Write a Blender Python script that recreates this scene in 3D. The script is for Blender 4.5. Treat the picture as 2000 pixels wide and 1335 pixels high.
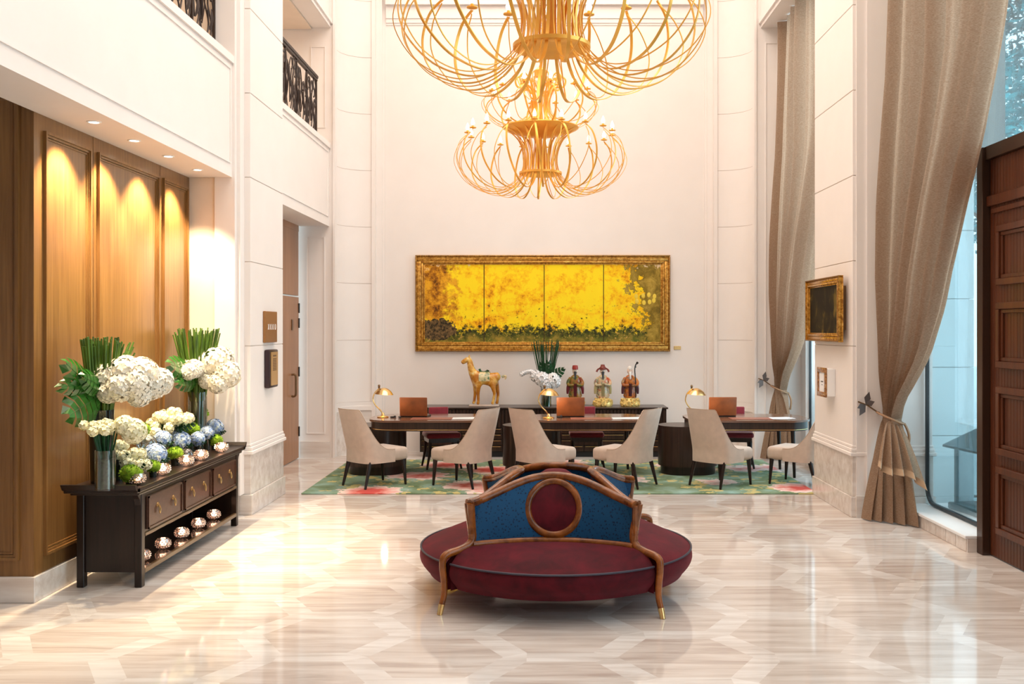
import bpy, bmesh, math, random
from math import sin, cos, pi, radians, sqrt, exp
from mathutils import Vector, Matrix, noise
random.seed(7)
S = bpy.context.scene
COL = S.collection
for o in list(bpy.data.objects): bpy.data.objects.remove(o)

# ------------------------------------------------------------------ camera
cam = bpy.data.objects.new('camera', bpy.data.cameras.new('camera')); COL.objects.link(cam)
cam.location = (0, 0, 1.75); cam.rotation_euler = (pi/2, 0, 0)
cam.data.lens = 35; cam.data.sensor_width = 36
cam.data.shift_x = -0.029; cam.data.shift_y = -0.01375
cam.data.clip_end = 200
S.camera = cam
# ------------------------------------------------------------------ world, lights, exposure
S.view_settings.view_transform = 'Standard'; S.view_settings.look = 'None'
S.view_settings.gamma = 1; S.view_settings.use_curve_mapping = False
S.view_settings.exposure = -0.62
W = bpy.data.worlds.new('world'); S.world = W; W.use_nodes = True
W.node_tree.nodes['Background'].inputs[0].default_value = (0.66, 0.90, 1.0, 1)
W.node_tree.nodes['Background'].inputs[1].default_value = 3.6
def area(name, loc, rot, sx, sy, power, col):
    l = bpy.data.lights.new(name, 'AREA'); l.shape = 'RECTANGLE'; l.size = sx; l.size_y = sy
    l.energy = power; l.color = col
    o = bpy.data.objects.new(name, l); COL.objects.link(o); o.location = loc; o.rotation_euler = rot
    return o
WARM = (1.0, 0.87, 0.76)
area('gallery_fill', (-4.2, 12.0, 5.7), (0, 0, 0), 1.2, 2.0, 26, (1, .74, .48))  # unseen lamps added to warm and brighten the gallery wall
area('gallery_fill', (-4.2, 7.5, 5.7), (0, 0, 0), 1.2, 2.6, 26, (1, .74, .48))
area('ceiling_fill', (0, 11.2, 7.9), (0, 0, 0), 4.5, 4.0, 345, WARM)  # unseen overhead lamps added as room fill, no fixtures modelled
area('ceiling_fill', (0, 6.0, 7.9), (0, 0, 0), 4.5, 4.5, 400, WARM)
area('ceiling_fill', (-0.5, 0.8, 7.9), (0, 0, 0), 5.0, 4.5, 120, WARM)
area('front_fill', (0.5, -3.6, 3.4), (radians(90), 0, 0), 7.5, 6.0, 60, (1.0, 0.93, 0.87))  # added fill from behind the camera; the wall there has no opening
# daylight entering at the two window bays
area('window_daylight', (3.72, 6.4, 3.4), (0, radians(90), 0), 5.0, 5.2, 190, (0.70, 0.88, 1.0))
area('window_daylight', (3.72, 12.0, 3.3), (0, radians(90), 0), 4.8, 2.6, 220, (0.70, 0.88, 1.0))

# ------------------------------------------------------------------ materials
def new_mat(name):
    m = bpy.data.materials.new(name); m.use_nodes = True
    return m, m.node_tree, m.node_tree.nodes['Principled BSDF']
def rgba(c): return (c[0], c[1], c[2], 1)
def sp(nt, scale=(1,1,1), rot=(0,0,0), coord='Object'):
    tc = nt.nodes.new('ShaderNodeTexCoord'); mp = nt.nodes.new('ShaderNodeMapping')
    mp.inputs['Scale'].default_value = scale; mp.inputs['Rotation'].default_value = rot
    nt.links.new(tc.outputs[coord], mp.inputs[0]); return mp.outputs[0]
def ramp(nt, fac, stops):
    r = nt.nodes.new('ShaderNodeValToRGB'); e = r.color_ramp.elements
    while len(e) < len(stops): e.new(0.5)
    for el, (p, c) in zip(e, stops): el.position = p; el.color = rgba(c)
    nt.links.new(fac, r.inputs[0]); return r.outputs[0]
def noise_t(nt, vec, scale, detail=4, rough=0.5, dist=0):
    n = nt.nodes.new('ShaderNodeTexNoise'); n.inputs['Scale'].default_value = scale
    n.inputs['Detail'].default_value = detail; n.inputs['Roughness'].default_value = rough
    n.inputs['Distortion'].default_value = dist
    nt.links.new(vec, n.inputs['Vector']); return n.outputs[0]
def bump(nt, h, strength, dist, bsdf):
    b = nt.nodes.new('ShaderNodeBump'); b.inputs['Strength'].default_value = strength; b.inputs['Distance'].default_value = dist
    nt.links.new(h, b.inputs['Height']); nt.links.new(b.outputs[0], bsdf.inputs['Normal'])
def math_n(nt, op, a, b=None, clamp=False):
    n = nt.nodes.new('ShaderNodeMath'); n.operation = op; n.use_clamp = clamp
    for i, v in enumerate((a, b)):
        if v is None: continue
        if isinstance(v, (int, float)): n.inputs[i].default_value = v
        else: nt.links.new(v, n.inputs[i])
    return n.outputs[0]
def mixc(nt, f, a, b):
    n = nt.nodes.new('ShaderNodeMix'); n.data_type = 'RGBA'
    for sock, v in ((n.inputs[0], f), (n.inputs[6], a), (n.inputs[7], b)):
        if isinstance(v, (int, float)): sock.default_value = v
        elif isinstance(v, tuple): sock.default_value = rgba(v)
        else: nt.links.new(v, sock)
    return n.outputs[2]
def plain(name, c, rough=0.5, metal=0.0, var=0.0, vscale=6, stretch=(1,1,1), bmp=0, bscale=60, bdist=0.002, sheen=0, coat=0, spec=0.5):
    m, nt, b = new_mat(name)
    b.inputs['Base Color'].default_value = rgba(c); b.inputs['Roughness'].default_value = rough
    b.inputs['Metallic'].default_value = metal; b.inputs['Specular IOR Level'].default_value = spec
    if sheen: b.inputs['Sheen Weight'].default_value = sheen
    if coat: b.inputs['Coat Weight'].default_value = coat; b.inputs['Coat Roughness'].default_value = 0.08
    v = sp(nt, stretch)
    if var:
        lo = tuple(max(0, x*(1-var)) for x in c); hi = tuple(min(1, x*(1+var)) for x in c)
        nt.links.new(ramp(nt, noise_t(nt, v, vscale, 5), [(0.3, lo), (0.7, hi)]), b.inputs['Base Color'])
    if bmp: bump(nt, noise_t(nt, sp(nt), bscale, 3), bmp, bdist, b)
    return m
def wood(name, c1, c2, rough=0.35, scale=(40, 40, 2.5), coat=0.2, bands=None):
    m, nt, b = new_mat(name)
    n = noise_t(nt, sp(nt, scale), 1.0, 6, 0.6, 0.4)
    n2 = noise_t(nt, sp(nt, tuple(s*0.15 for s in scale)), 1.0, 3)
    f = math_n(nt, 'ADD', math_n(nt, 'MULTIPLY', n, 0.65), math_n(nt, 'MULTIPLY', n2, 0.35))
    nt.links.new(ramp(nt, f, [(0.32, c1), (0.68, c2)]), b.inputs['Base Color'])
    b.inputs['Roughness'].default_value = rough; b.inputs['Coat Weight'].default_value = coat; b.inputs['Specular IOR Level'].default_value = 0.3
    b.inputs['Coat Roughness'].default_value = 0.15
    bump(nt, n, 0.15, 0.002, b)
    return m
def emit(name, c, s):
    m, nt, b = new_mat(name); b.inputs['Base Color'].default_value = rgba(c)
    b.inputs['Emission Color'].default_value = rgba(c); b.inputs['Emission Strength'].default_value = s
    return m
def marble(name, c1, c2, c3, rot=0.0, rough=0.07, scale=1.0, spec=0.5):
    m, nt, b = new_mat(name)
    v = sp(nt, (0.9*scale, 9*scale, 9*scale), (0, 0, rot))
    n = noise_t(nt, v, 1.6, 6, 0.6, 0.5)
    n2 = noise_t(nt, sp(nt, (.7, .7, .7)), 1.0, 3)
    f = math_n(nt, 'ADD', math_n(nt, 'MULTIPLY', n, 0.7), math_n(nt, 'MULTIPLY', n2, 0.3))
    nt.links.new(ramp(nt, f, [(0.36, c1), (0.5, c2), (0.64, c3)]), b.inputs['Base Color'])
    b.inputs['Roughness'].default_value = rough; b.inputs['Specular IOR Level'].default_value = spec
    return m
def glass_mat(name, tint=(0.93, 0.98, 1.0), refl=0.08, rough=0.02):
    m = bpy.data.materials.new(name); m.use_nodes = True; nt = m.node_tree
    nt.nodes.remove(nt.nodes['Principled BSDF']); out = nt.nodes['Material Output']
    t = nt.nodes.new('ShaderNodeBsdfTransparent'); t.inputs[0].default_value = rgba(tint)
    g = nt.nodes.new('ShaderNodeBsdfGlossy'); g.inputs['Roughness'].default_value = rough
    fr = nt.nodes.new('ShaderNodeLayerWeight'); fr.inputs[0].default_value = 0.25
    f = math_n(nt, 'ADD', math_n(nt, 'MULTIPLY', fr.outputs['Fresnel'], 0.5), refl, True)
    mx = nt.nodes.new('ShaderNodeMixShader'); nt.links.new(f, mx.inputs[0])
    nt.links.new(t.outputs[0], mx.inputs[1]); nt.links.new(g.outputs[0], mx.inputs[2]); nt.links.new(mx.outputs[0], out.inputs[0])
    return m

def glaze(name, stops, scale=7):
    m, nt, b = new_mat(name)
    nt.links.new(ramp(nt, noise_t(nt, sp(nt), scale, 4, 0.6, 0.6), stops), b.inputs['Base Color'])
    b.inputs['Roughness'].default_value = 0.22; return m


PLASTER = plain('plaster', (0.86, 0.80, 0.765), 0.55, var=0.015, vscale=3)
GALLERYP = plain('gallery_plaster', (0.84, 0.70, 0.57), 0.6, var=0.02)
CEILM = plain('ceiling_paint', (0.88, 0.85, 0.81), 0.6)
GROOVE = plain('groove_shadow_gap', (0.62, 0.53, 0.47), 0.8)
PLINTH = marble('plinth_marble', (0.62, 0.53, 0.47), (0.74, 0.67, 0.62), (0.83, 0.78, 0.74), rough=0.2, scale=.8)
WOODP = wood('oak_panel', (0.16, 0.070, 0.020), (0.30, 0.150, 0.048), 0.3, (36, 36, 1.6), 0.35)
DOORW = wood('pale_door_wood', (0.30, 0.135, 0.06), (0.44, 0.22, 0.11), 0.4, (36, 36, 1.6))
DARKW = wood('walnut_dark', (0.007, 0.0035, 0.0025), (0.022, 0.010, 0.007), 0.28, (50, 50, 3), 0.15)
BROWNW = wood('walnut_grain', (0.012, 0.006, 0.004), (0.050, 0.023, 0.015), 0.3, (60, 60, 1.5), 0.2)
MAHOG = wood('mahogany', (0.045, 0.010, 0.003), (0.13, 0.034, 0.010), 0.4, (50, 50, 1.6), 0.1)
CARVED = wood('carved_honey_walnut', (0.05, 0.011, 0.003), (0.38, 0.11, 0.016), 0.25, (13, 13, 13), 0.3)
GOLD = plain('brushed_gold', (0.90, 0.50, 0.12), 0.32, 0.85, var=0.12)
CHGOLD = plain('chandelier_gold', (0.95, 0.47, 0.08), 0.34, 0.45, var=0.1)
BRASS = plain('brass', (0.85, 0.58, 0.25), 0.2, 1.0)
BRONZE = plain('bronze', (0.20, 0.12, 0.06), 0.35, 0.8)
IRON = plain('wrought_iron', (0.035, 0.022, 0.018), 0.45, 0.5)
BLACK = plain('black', (0.012, 0.012, 0.014), 0.4)
CREAM = plain('cream_chair_fabric', (0.56, 0.44, 0.36), 0.85, var=0.07, vscale=14, bmp=0.25, bscale=300, sheen=0.3)
CREAMP = plain('cream_piping', (0.40, 0.29, 0.21), 0.8)
REDF = plain('crimson_fabric', (0.22, 0.006, 0.018), 0.75, var=0.12, vscale=20, sheen=0.4)
LEATH = plain('brown_leather', (0.26, 0.075, 0.02), 0.42, var=0.25, vscale=9)
PAPER = plain('white_paper', (0.88, 0.88, 0.9), 0.6)
WHITE = plain('white_paint', (0.9, 0.9, 0.9), 0.4)
GLASS = glass_mat('clear_pane', (.95, .99, 1), .015)
VGLASS = glass_mat('vase_glass', (0.90, 0.95, 0.93), 0.12, 0.03)
DGLASS = plain('smoked_vase_glass', (0.010, 0.014, 0.010), 0.08, spec=0.7)
STONE = plain('limestone_block', (0.62, 0.76, 0.80), 0.7, var=0.06, vscale=2.5)
TEALMETAL = plain('teal_grey_metal', (0.06, 0.17, 0.21), 0.35, 0.3)
TREEL = plain('leaf_teal', (0.0, 0.36, 0.42), 0.5, var=0.6, vscale=1.4)
BARK = plain('bark', (0.08, 0.07, 0.06), 0.9)
GREEN = plain('leaf_green', (0.018, 0.105, 0.010), 0.22, var=0.35, vscale=14)
DGREEN = plain('leaf_dark_green', (0.008, 0.06, 0.018), 0.35, var=0.4, vscale=10)
REED = plain('reed_green', (0.075, 0.15, 0.018), 0.45, var=0.6, vscale=22, stretch=(1,1,.2))
MOSS = plain('moss_green', (0.20, 0.34, 0.012), 0.95, var=0.4, vscale=30)
PETAL = plain('white_petal', (0.90, 0.85, 0.72), 0.6, var=0.04)
CPETAL = plain('cream_petal', (0.86, 0.83, 0.58), 0.6, var=0.08)
BPETAL = glaze('pale_blue_petal', [(.36, (.16, .27, .58)), (.5, (.42, .55, .78)), (.62, (.78, .84, .72))], 40)
SILVER = plain('mercury_glass', (0.85, 0.76, 0.70), 0.12, 0.9)
FLAME = emit('flame_bulb', (1.0, 0.80, 0.50), 14)
TEAL_L = emit('tealight_glow', (1.0, 0.66, 0.45), 13)
DOWN = emit('downlight_lens', (1.0, 0.9, 0.78), 14)
LAMPB = emit('lamp_bulb', (1.0, 0.9, 0.78), 12)
WAX = plain('candle_wax', (0.85, 0.80, 0.70), 0.5)

def velvet():
    m, nt, b = new_mat('burgundy_velvet')
    f = noise_t(nt, sp(nt), 7, 5, 0.6, 0.6)
    nt.links.new(ramp(nt, f, [(0.3, (0.030, 0.0012, 0.004)), (0.7, (0.105, 0.0035, 0.010))]), b.inputs['Base Color'])
    b.inputs['Roughness'].default_value = 0.8; b.inputs['Sheen Weight'].default_value = 0.25
    b.inputs['Sheen Tint'].default_value = (1, .25, .3, 1); b.inputs['Specular IOR Level'].default_value = 0.2
    bump(nt, noise_t(nt, sp(nt), 220, 2), 0.2, 0.002, b); return m
VELVET = velvet()
def damask():
    m, nt, b = new_mat('blue_damask')
    v = sp(nt)
    w = nt.nodes.new('ShaderNodeTexVoronoi'); w.inputs['Scale'].default_value = 55; nt.links.new(v, w.inputs['Vector'])
    n = noise_t(nt, v, 40, 3, 0.6, 2.5)
    f = math_n(nt, 'ADD', math_n(nt, 'MULTIPLY', w.outputs['Distance'], 0.8), math_n(nt, 'MULTIPLY', n, 0.5))
    nt.links.new(ramp(nt, f, [(0.36, (0.002, 0.014, 0.04)), (0.55, (0.003, 0.058, 0.15))]), b.inputs['Base Color'])
    b.inputs['Roughness'].default_value = 0.55; b.inputs['Specular IOR Level'].default_value = 0.25; return m
DAMASK = damask()
def curtain_mat():
    m = bpy.data.materials.new('linen_curtain'); m.use_nodes = True; nt = m.node_tree
    nt.nodes.remove(nt.nodes['Principled BSDF']); out = nt.nodes['Material Output']
    f = noise_t(nt, sp(nt, (60, 60, 400)), 1.0, 3)
    c = ramp(nt, f, [(0.35, (0.40, 0.26, 0.17)), (0.65, (0.56, 0.41, 0.30))])
    d = nt.nodes.new('ShaderNodeBsdfDiffuse'); t = nt.nodes.new('ShaderNodeBsdfTranslucent')
    nt.links.new(c, d.inputs[0]); nt.links.new(c, t.inputs[0])
    mx = nt.nodes.new('ShaderNodeMixShader'); mx.inputs[0].default_value = 0.5
    nt.links.new(d.outputs[0], mx.inputs[1]); nt.links.new(t.outputs[0], mx.inputs[2]); nt.links.new(mx.outputs[0], out.inputs[0])
    return m
CURT = curtain_mat()
def rug_mat():
    m, nt, b = new_mat('floral_rug')
    v = sp(nt)
    vo = nt.nodes.new('ShaderNodeTexVoronoi'); vo.inputs['Scale'].default_value = 1.15
    n = noise_t(nt, v, 3.0, 3, 0.6, 0.4)
    off = nt.nodes.new('ShaderNodeVectorMath'); off.operation = 'ADD'
    sc = nt.nodes.new('ShaderNodeVectorMath'); sc.operation = 'SCALE'; sc.inputs['Scale'].default_value = 0.34
    nn = nt.nodes.new('ShaderNodeTexNoise'); nn.inputs['Scale'].default_value = 9; nt.links.new(v, nn.inputs['Vector'])
    nt.links.new(nn.outputs['Color'], sc.inputs[0]); nt.links.new(v, off.inputs[0]); nt.links.new(sc.outputs[0], off.inputs[1])
    nt.links.new(off.outputs[0], vo.inputs['Vector'])
    base = ramp(nt, n, [(0.3, (0.11, 0.17, 0.07)), (0.5, (0.20, 0.30, 0.19)), (0.7, (0.30, 0.47, 0.42))])
    vo2 = nt.nodes.new('ShaderNodeTexVoronoi'); vo2.inputs['Scale'].default_value = 4.5; nt.links.new(off.outputs[0], vo2.inputs['Vector'])
    leafm = math_n(nt, 'LESS_THAN', vo2.outputs['Distance'], 0.36)
    c1 = mixc(nt, math_n(nt, 'MULTIPLY', leafm, 0.75), base, (0.68, 0.55, 0.20))
    flower = ramp(nt, vo.outputs['Distance'], [(0.0, (0.55, 0.06, 0.06)), (0.16, (0.60, 0.09, 0.07)), (0.26, (0.78, 0.36, 0.32)), (0.36, (0.82, 0.66, 0.60))])
    fm = math_n(nt, 'LESS_THAN', vo.outputs['Distance'], 0.40)
    nt.links.new(mixc(nt, fm, c1, flower), b.inputs['Base Color']); b.inputs['Roughness'].default_value = 0.95
    return m
def painting_mat():
    m, nt, b = new_mat('golden_grove_painting')
    tc = nt.nodes.new('ShaderNodeTexCoord'); sx = nt.nodes.new('ShaderNodeSeparateXYZ'); nt.links.new(tc.outputs['Object'], sx.inputs[0])
    x, z = sx.outputs[0], sx.outputs[2]; v = tc.outputs['Object']
    n1 = noise_t(nt, v, 5.5, 8, 0.72, 0.3); n2 = noise_t(nt, v, 13, 6, 0.75); n3 = noise_t(nt, v, 2.2, 4, .6)
    n4 = noise_t(nt, v, 26, 4, 0.7)
    yf = math_n(nt, 'ADD', math_n(nt, 'ADD', math_n(nt, 'MULTIPLY', n1, .5), math_n(nt, 'MULTIPLY', n2, .3)), math_n(nt, 'MULTIPLY', n3, .35))
    yel = ramp(nt, yf, [(0.44, (0.30, 0.10, 0.003)), (0.49, (0.76, 0.30, 0.006)), (0.53, (0.95, 0.52, 0.008)), (0.60, (1.0, 0.74, 0.015))])
    spk = ramp(nt, n4, [(0.33, (1,1,1)), (0.37, (0,0,0))])
    yel = mixc(nt, math_n(nt, 'MULTIPLY', spk, math_n(nt, 'LESS_THAN', z, -0.02)), yel, (0.10, 0.07, 0.01))
    dark = ramp(nt, n4, [(0.38, (0.018, 0.016, 0.008)), (0.50, (0.07, 0.08, 0.012)), (0.58, (0.22, 0.19, 0.02)), (0.66, (0.62, 0.34, 0.10))])
    ochre = ramp(nt, n1, [(0.35, (0.10, 0.07, 0.01)), (0.5, (0.26, 0.17, 0.02)), (0.65, (0.50, 0.34, 0.06))])
    mb = math_n(nt, 'ADD', z, math_n(nt, 'MULTIPLY', math_n(nt, 'SUBTRACT', n2, 0.5), 0.6))
    mbot = ramp(nt, math_n(nt, 'MULTIPLY', math_n(nt, 'ADD', mb, 0.5), 2.5), [(0.30, (1,1,1)), (0.46, (0,0,0))])
    c = mixc(nt, mbot, yel, dark)
    # paler ground strip at the foot
    c = mixc(nt, ramp(nt, math_n(nt, 'ADD', mb, 0.9), [(0.36, (.7,.7,.7)), (0.44, (0,0,0))]), c, ramp(nt, n1, [(0.4, (0.14, 0.16, 0.02)), (0.6, (0.50, 0.33, 0.05))]))
    # ragged right edge of the grove over an olive bank
    mr = math_n(nt, 'ADD', math_n(nt, 'ADD', x, math_n(nt, 'MULTIPLY', z, 0.28)), math_n(nt, 'ADD', math_n(nt, 'MULTIPLY', math_n(nt, 'SUBTRACT', n1, 0.5), 1.9), math_n(nt, 'MULTIPLY', math_n(nt, 'SUBTRACT', n2, 0.5), .5)))
    mrr = ramp(nt, math_n(nt, 'SUBTRACT', mr, 0.86), [(0.46, (0,0,0)), (0.50, (1,1,1))])
    c = mixc(nt, mrr, c, ochre)
    # amber tree on the left with a dark mound below it
    ml = math_n(nt, 'SUBTRACT', math_n(nt, 'MULTIPLY', math_n(nt, 'ADD', x, math_n(nt, 'MULTIPLY', math_n(nt, 'SUBTRACT', n1, 0.5), 1.3)), -1), 0.8)
    mlr = ramp(nt, ml, [(0.40, (0,0,0)), (0.52, (1,1,1))])
    amber = ramp(nt, math_n(nt, 'ADD', math_n(nt, 'MULTIPLY', n2, .6), math_n(nt, 'MULTIPLY', n3, .4)), [(0.40, (0.10, 0.035, 0.004)), (0.46, (0.42, 0.15, 0.008)), (0.56, (0.82, 0.40, 0.02))])
    c = mixc(nt, math_n(nt, 'MULTIPLY', mlr, math_n(nt, 'GREATER_THAN', mb, -0.22)), c, amber)
    dx = math_n(nt, 'POWER', math_n(nt, 'MULTIPLY', math_n(nt, 'ADD', x, 1.5), 2.6), 2.0); dz = math_n(nt, 'POWER', math_n(nt, 'MULTIPLY', math_n(nt, 'ADD', z, 0.37), 5.0), 2.0)
    mound = math_n(nt, 'LESS_THAN', math_n(nt, 'ADD', math_n(nt, 'ADD', dx, dz), math_n(nt, 'MULTIPLY', n2, 1.6)), 1.35)
    c = mixc(nt, mound, c, ramp(nt, n4, [(0.4, (0.02, 0.018, 0.01)), (0.62, (0.22, 0.13, 0.05))]))
    # pale sky peeping through along the top corners
    sk = math_n(nt, 'ADD', z, math_n(nt, 'ADD', math_n(nt, 'MULTIPLY', math_n(nt, 'ABSOLUTE', x), .10), math_n(nt, 'MULTIPLY', math_n(nt, 'SUBTRACT', n2, .5), .7)))
    c = mixc(nt, ramp(nt, sk, [(0.70, (0,0,0)), (0.74, (1,1,1))]), c, (0.85, 0.66, 0.42))
    # panel joins
    for px in (-0.83, 0.02, 0.86):
        d = math_n(nt, 'ABSOLUTE', math_n(nt, 'SUBTRACT', x, px)); l = math_n(nt, 'LESS_THAN', d, 0.006)
        c = mixc(nt, l, c, (0.05, 0.03, 0.01))
    nt.links.new(c, b.inputs['Base Color']); b.inputs['Roughness'].default_value = 0.5; b.inputs['Specular IOR Level'].default_value = 0.2
    return m

# ------------------------------------------------------------------ mesh helpers
def BM(): return bmesh.new()
def obj(name, bm, mat, parent=None, smooth=True, loc=None, label=None, angle=40):
    me = bpy.data.meshes.new(name); bmesh.ops.recalc_face_normals(bm, faces=bm.faces[:]) if not getattr(bm, 'keepn', False) else None
    bm.to_mesh(me); bm.free()
    for mm in (mat if isinstance(mat, (list, tuple)) else [mat]): me.materials.append(mm)
    if smooth:
        me.polygons.foreach_set('use_smooth', [True]*len(me.polygons))
        try: me.set_sharp_from_angle(angle=radians(angle))
        except Exception: pass
    o = bpy.data.objects.new(name, me); COL.objects.link(o)
    if parent: o.parent = parent
    if loc: o.location = loc
    if label: o['label'] = label
    return o
def tag(o, label, cat=None, group=None, kind=None):
    o['label'] = label
    if cat: o['category'] = cat
    if group: o['group'] = group
    if kind: o['kind'] = kind
    return o
def thing(name, label, cat, loc=(0,0,0), rz=0, group=None):
    o = bpy.data.objects.new(name, None); COL.objects.link(o); o.location = loc; o.rotation_euler = (0, 0, rz)
    o.empty_display_size = 0.1
    return tag(o, label, cat, group)
def struct(name, bm, mat, label, smooth=True, angle=30):
    o = obj(name, bm, mat, smooth=smooth, angle=angle); tag(o, label, 'room structure', kind='structure'); return o
def dup(root, loc, rz=None, label=None, group=None):
    def cp(o, par):
        c = o.copy(); COL.objects.link(c)
        if par is not None: c.parent = par
        for ch in o.children: cp(ch, c)
        return c
    r = cp(root, None); r.location = loc
    if rz is not None: r.rotation_euler = (0, 0, rz)
    if label: r['label'] = label
    if group: r['group'] = group
    return r
def box(bm, x0, x1, y0, y1, z0, z1, mi=0, bev=0, seg=2):
    if bev:
        t = bmesh.new(); bmesh.ops.create_cube(t, size=1)
        for v in t.verts: v.co = Vector(((x0+x1)/2+v.co.x*(x1-x0), (y0+y1)/2+v.co.y*(y1-y0), (z0+z1)/2+v.co.z*(z1-z0)))
        bmesh.ops.bevel(t, geom=t.edges[:], offset=bev, segments=seg, profile=0.5, affect='EDGES')
        for f in t.faces: f.material_index = mi
        merge(bm, t); return
    vs = [bm.verts.new((x, y, z)) for z in (z0, z1) for y in (y0, y1) for x in (x0, x1)]
    for q in ((0,2,3,1), (4,5,7,6), (0,1,5,4), (2,6,7,3), (0,4,6,2), (1,3,7,5)):
        f = bm.faces.new([vs[i] for i in q]); f.material_index = mi
def merge(bm, t, M=None):
    mp = {}
    for v in t.verts: mp[v] = bm.verts.new(M @ v.co if M else v.co)
    for f in t.faces:
        try: nf = bm.faces.new([mp[v] for v in f.verts]); nf.material_index = f.material_index
        except ValueError: pass
    t.free()
def lathe(bm, prof, n=24, c=(0,0,0), sx=1, sy=1, mi=0):
    rings = []
    for r, z in prof:
        if r < 1e-5: rings.append([bm.verts.new((c[0], c[1], c[2]+z))])
        else: rings.append([bm.verts.new((c[0]+r*sx*cos(2*pi*i/n), c[1]+r*sy*sin(2*pi*i/n), c[2]+z)) for i in range(n)])
    for a, b in zip(rings, rings[1:]):
        for i in range(n):
            j = (i+1) % n
            if len(a) == 1 and len(b) == 1: break
            if len(a) == 1: f = bm.faces.new((a[0], b[i], b[j]))
            elif len(b) == 1: f = bm.faces.new((a[i], a[j], b[0]))
            else: f = bm.faces.new((a[i], a[j], b[j], b[i]))
            f.material_index = mi
def spline(pts, n=6, closed=False):
    P = [Vector(p) for p in pts]; out = []; N = len(P)
    rng = range(N) if closed else range(N-1)
    for i in rng:
        if closed: p0, p1, p2, p3 = P[(i-1)%N], P[i], P[(i+1)%N], P[(i+2)%N]
        else: p0, p1, p2, p3 = P[max(i-1,0)], P[i], P[i+1], P[min(i+2,N-1)]
        for k in range(n):
            t = k/n
            out.append(0.5*((2*p1)+(-p0+p2)*t+(2*p0-5*p1+4*p2-p3)*t*t+(-p0+3*p1-3*p2+p3)*t**3))
    if not closed: out.append(P[-1])
    return out
def tube(bm, pts, r, n=8, closed=False, cap=True, flat=1.0, mi=0, upv=(0,0,1)):
    P = [Vector(p) for p in pts]; N = len(P)
    R = r if isinstance(r, (list, tuple)) else [r]*N
    if len(R) != N: R = [R[min(int(i*len(R)/N), len(R)-1)] if False else (R[0]+(R[-1]-R[0])*i/(N-1)) for i in range(N)]
    rings = []; prev = None
    for i in range(N):
        a = P[(i-1) % N] if closed or i else P[0]; b = P[(i+1) % N] if closed or i < N-1 else P[-1]
        t = (b-a)
        if t.length < 1e-9: t = Vector((0,0,1))
        t.normalize()
        if prev is None:
            u = Vector(upv)
            if abs(u.dot(t)) > 0.95: u = Vector((1,0,0)) if abs(t.x) < .9 else Vector((0,1,0))
            u = (u - t*u.dot(t)).normalized()
        else:
            u = prev - t*prev.dot(t); u = u.normalized() if u.length > 1e-6 else prev
        prev = u; w = t.cross(u)
        rings.append([bm.verts.new(P[i] + u*cos(2*pi*k/n)*R[i] + w*sin(2*pi*k/n)*R[i]*flat) for k in range(n)])
    M = N if closed else N-1
    for i in range(M):
        A, B = rings[i], rings[(i+1) % N]
        for k in range(n):
            f = bm.faces.new((A[k], A[(k+1)%n], B[(k+1)%n], B[k])); f.material_index = mi
    if cap and not closed:
        for ring in (rings[0], rings[-1]):
            f = bm.faces.new(ring if ring is rings[0] else ring[::-1]); f.material_index = mi
def ribbon(bm, pts, side, w, t):
    """flat strip: width w along side(i), thickness t"""
    P = [Vector(p) for p in pts]; rings = []
    for i, p in enumerate(P):
        a = P[max(i-1,0)]; b = P[min(i+1,len(P)-1)]; tn = (b-a).normalized()
        s = side(i).normalized(); nn = tn.cross(s).normalized()
        rings.append([bm.verts.new(p + s*a1*w/2 + nn*b1*t/2) for a1, b1 in ((-1,-1),(1,-1),(1,1),(-1,1))])
    for A, B in zip(rings, rings[1:]):
        for k in range(4): bm.faces.new((A[k], A[(k+1)%4], B[(k+1)%4], B[k]))
    bm.faces.new(rings[0]); bm.faces.new(rings[-1][::-1])
def prism(bm, poly, z0, z1, mi=0, mapf=None):
    mapf = mapf or (lambda a, b, h: (a, b, h))
    A = [bm.verts.new(mapf(a, b, z0)) for a, b in poly]; B = [bm.verts.new(mapf(a, b, z1)) for a, b in poly]
    n = len(poly)
    f = bm.faces.new(A); f.material_index = mi; f = bm.faces.new(B[::-1]); f.material_index = mi
    for i in range(n):
        f = bm.faces.new((A[i], A[(i+1)%n], B[(i+1)%n], B[i])); f.material_index = mi
def rrect(x0, x1, y0, y1, r, n=6):
    out = []
    for cx, cy, a0 in ((x1-r, y1-r, 0), (x0+r, y1-r, 90), (x0+r, y0+r, 180), (x1-r, y0+r, 270)):
        for k in range(n+1):
            a = radians(a0+90*k/n); out.append((cx+r*cos(a), cy+r*sin(a)))
    return out
def grid(bm, F, nu, nv, mi=0, closed_u=False):
    V = [[bm.verts.new(F(i/nu, j/nv)) for j in range(nv+1)] for i in range(nu+(0 if closed_u else 1))]
    L = len(V)
    for i in range(nu):
        for j in range(nv):
            f = bm.faces.new((V[i][j], V[(i+1) % L][j], V[(i+1) % L][j+1], V[i][j+1])); f.material_index = mi
    return V
def ball(bm, c, r, sub=2, jit=0, s=(1,1,1), mi=0):
    t = bmesh.new(); bmesh.ops.create_icosphere(t, subdivisions=sub, radius=1)
    for v in t.verts:
        k = 1 + (random.uniform(-jit, jit) if jit else 0)
        v.co = Vector((c[0]+v.co.x*r*k*s[0], c[1]+v.co.y*r*k*s[1], c[2]+v.co.z*r*k*s[2]))
    for f in t.faces: f.material_index = mi
    merge(bm, t)
def lerp(tab, x):
    """piecewise-linear table, x descending or ascending by first value"""
    T = sorted(tab)
    if x <= T[0][0]: return T[0][1]
    for (a, va), (b, vb) in zip(T, T[1:]):
        if x <= b: return va+(vb-va)*(x-a)/(b-a)
    return T[-1][1]

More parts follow.
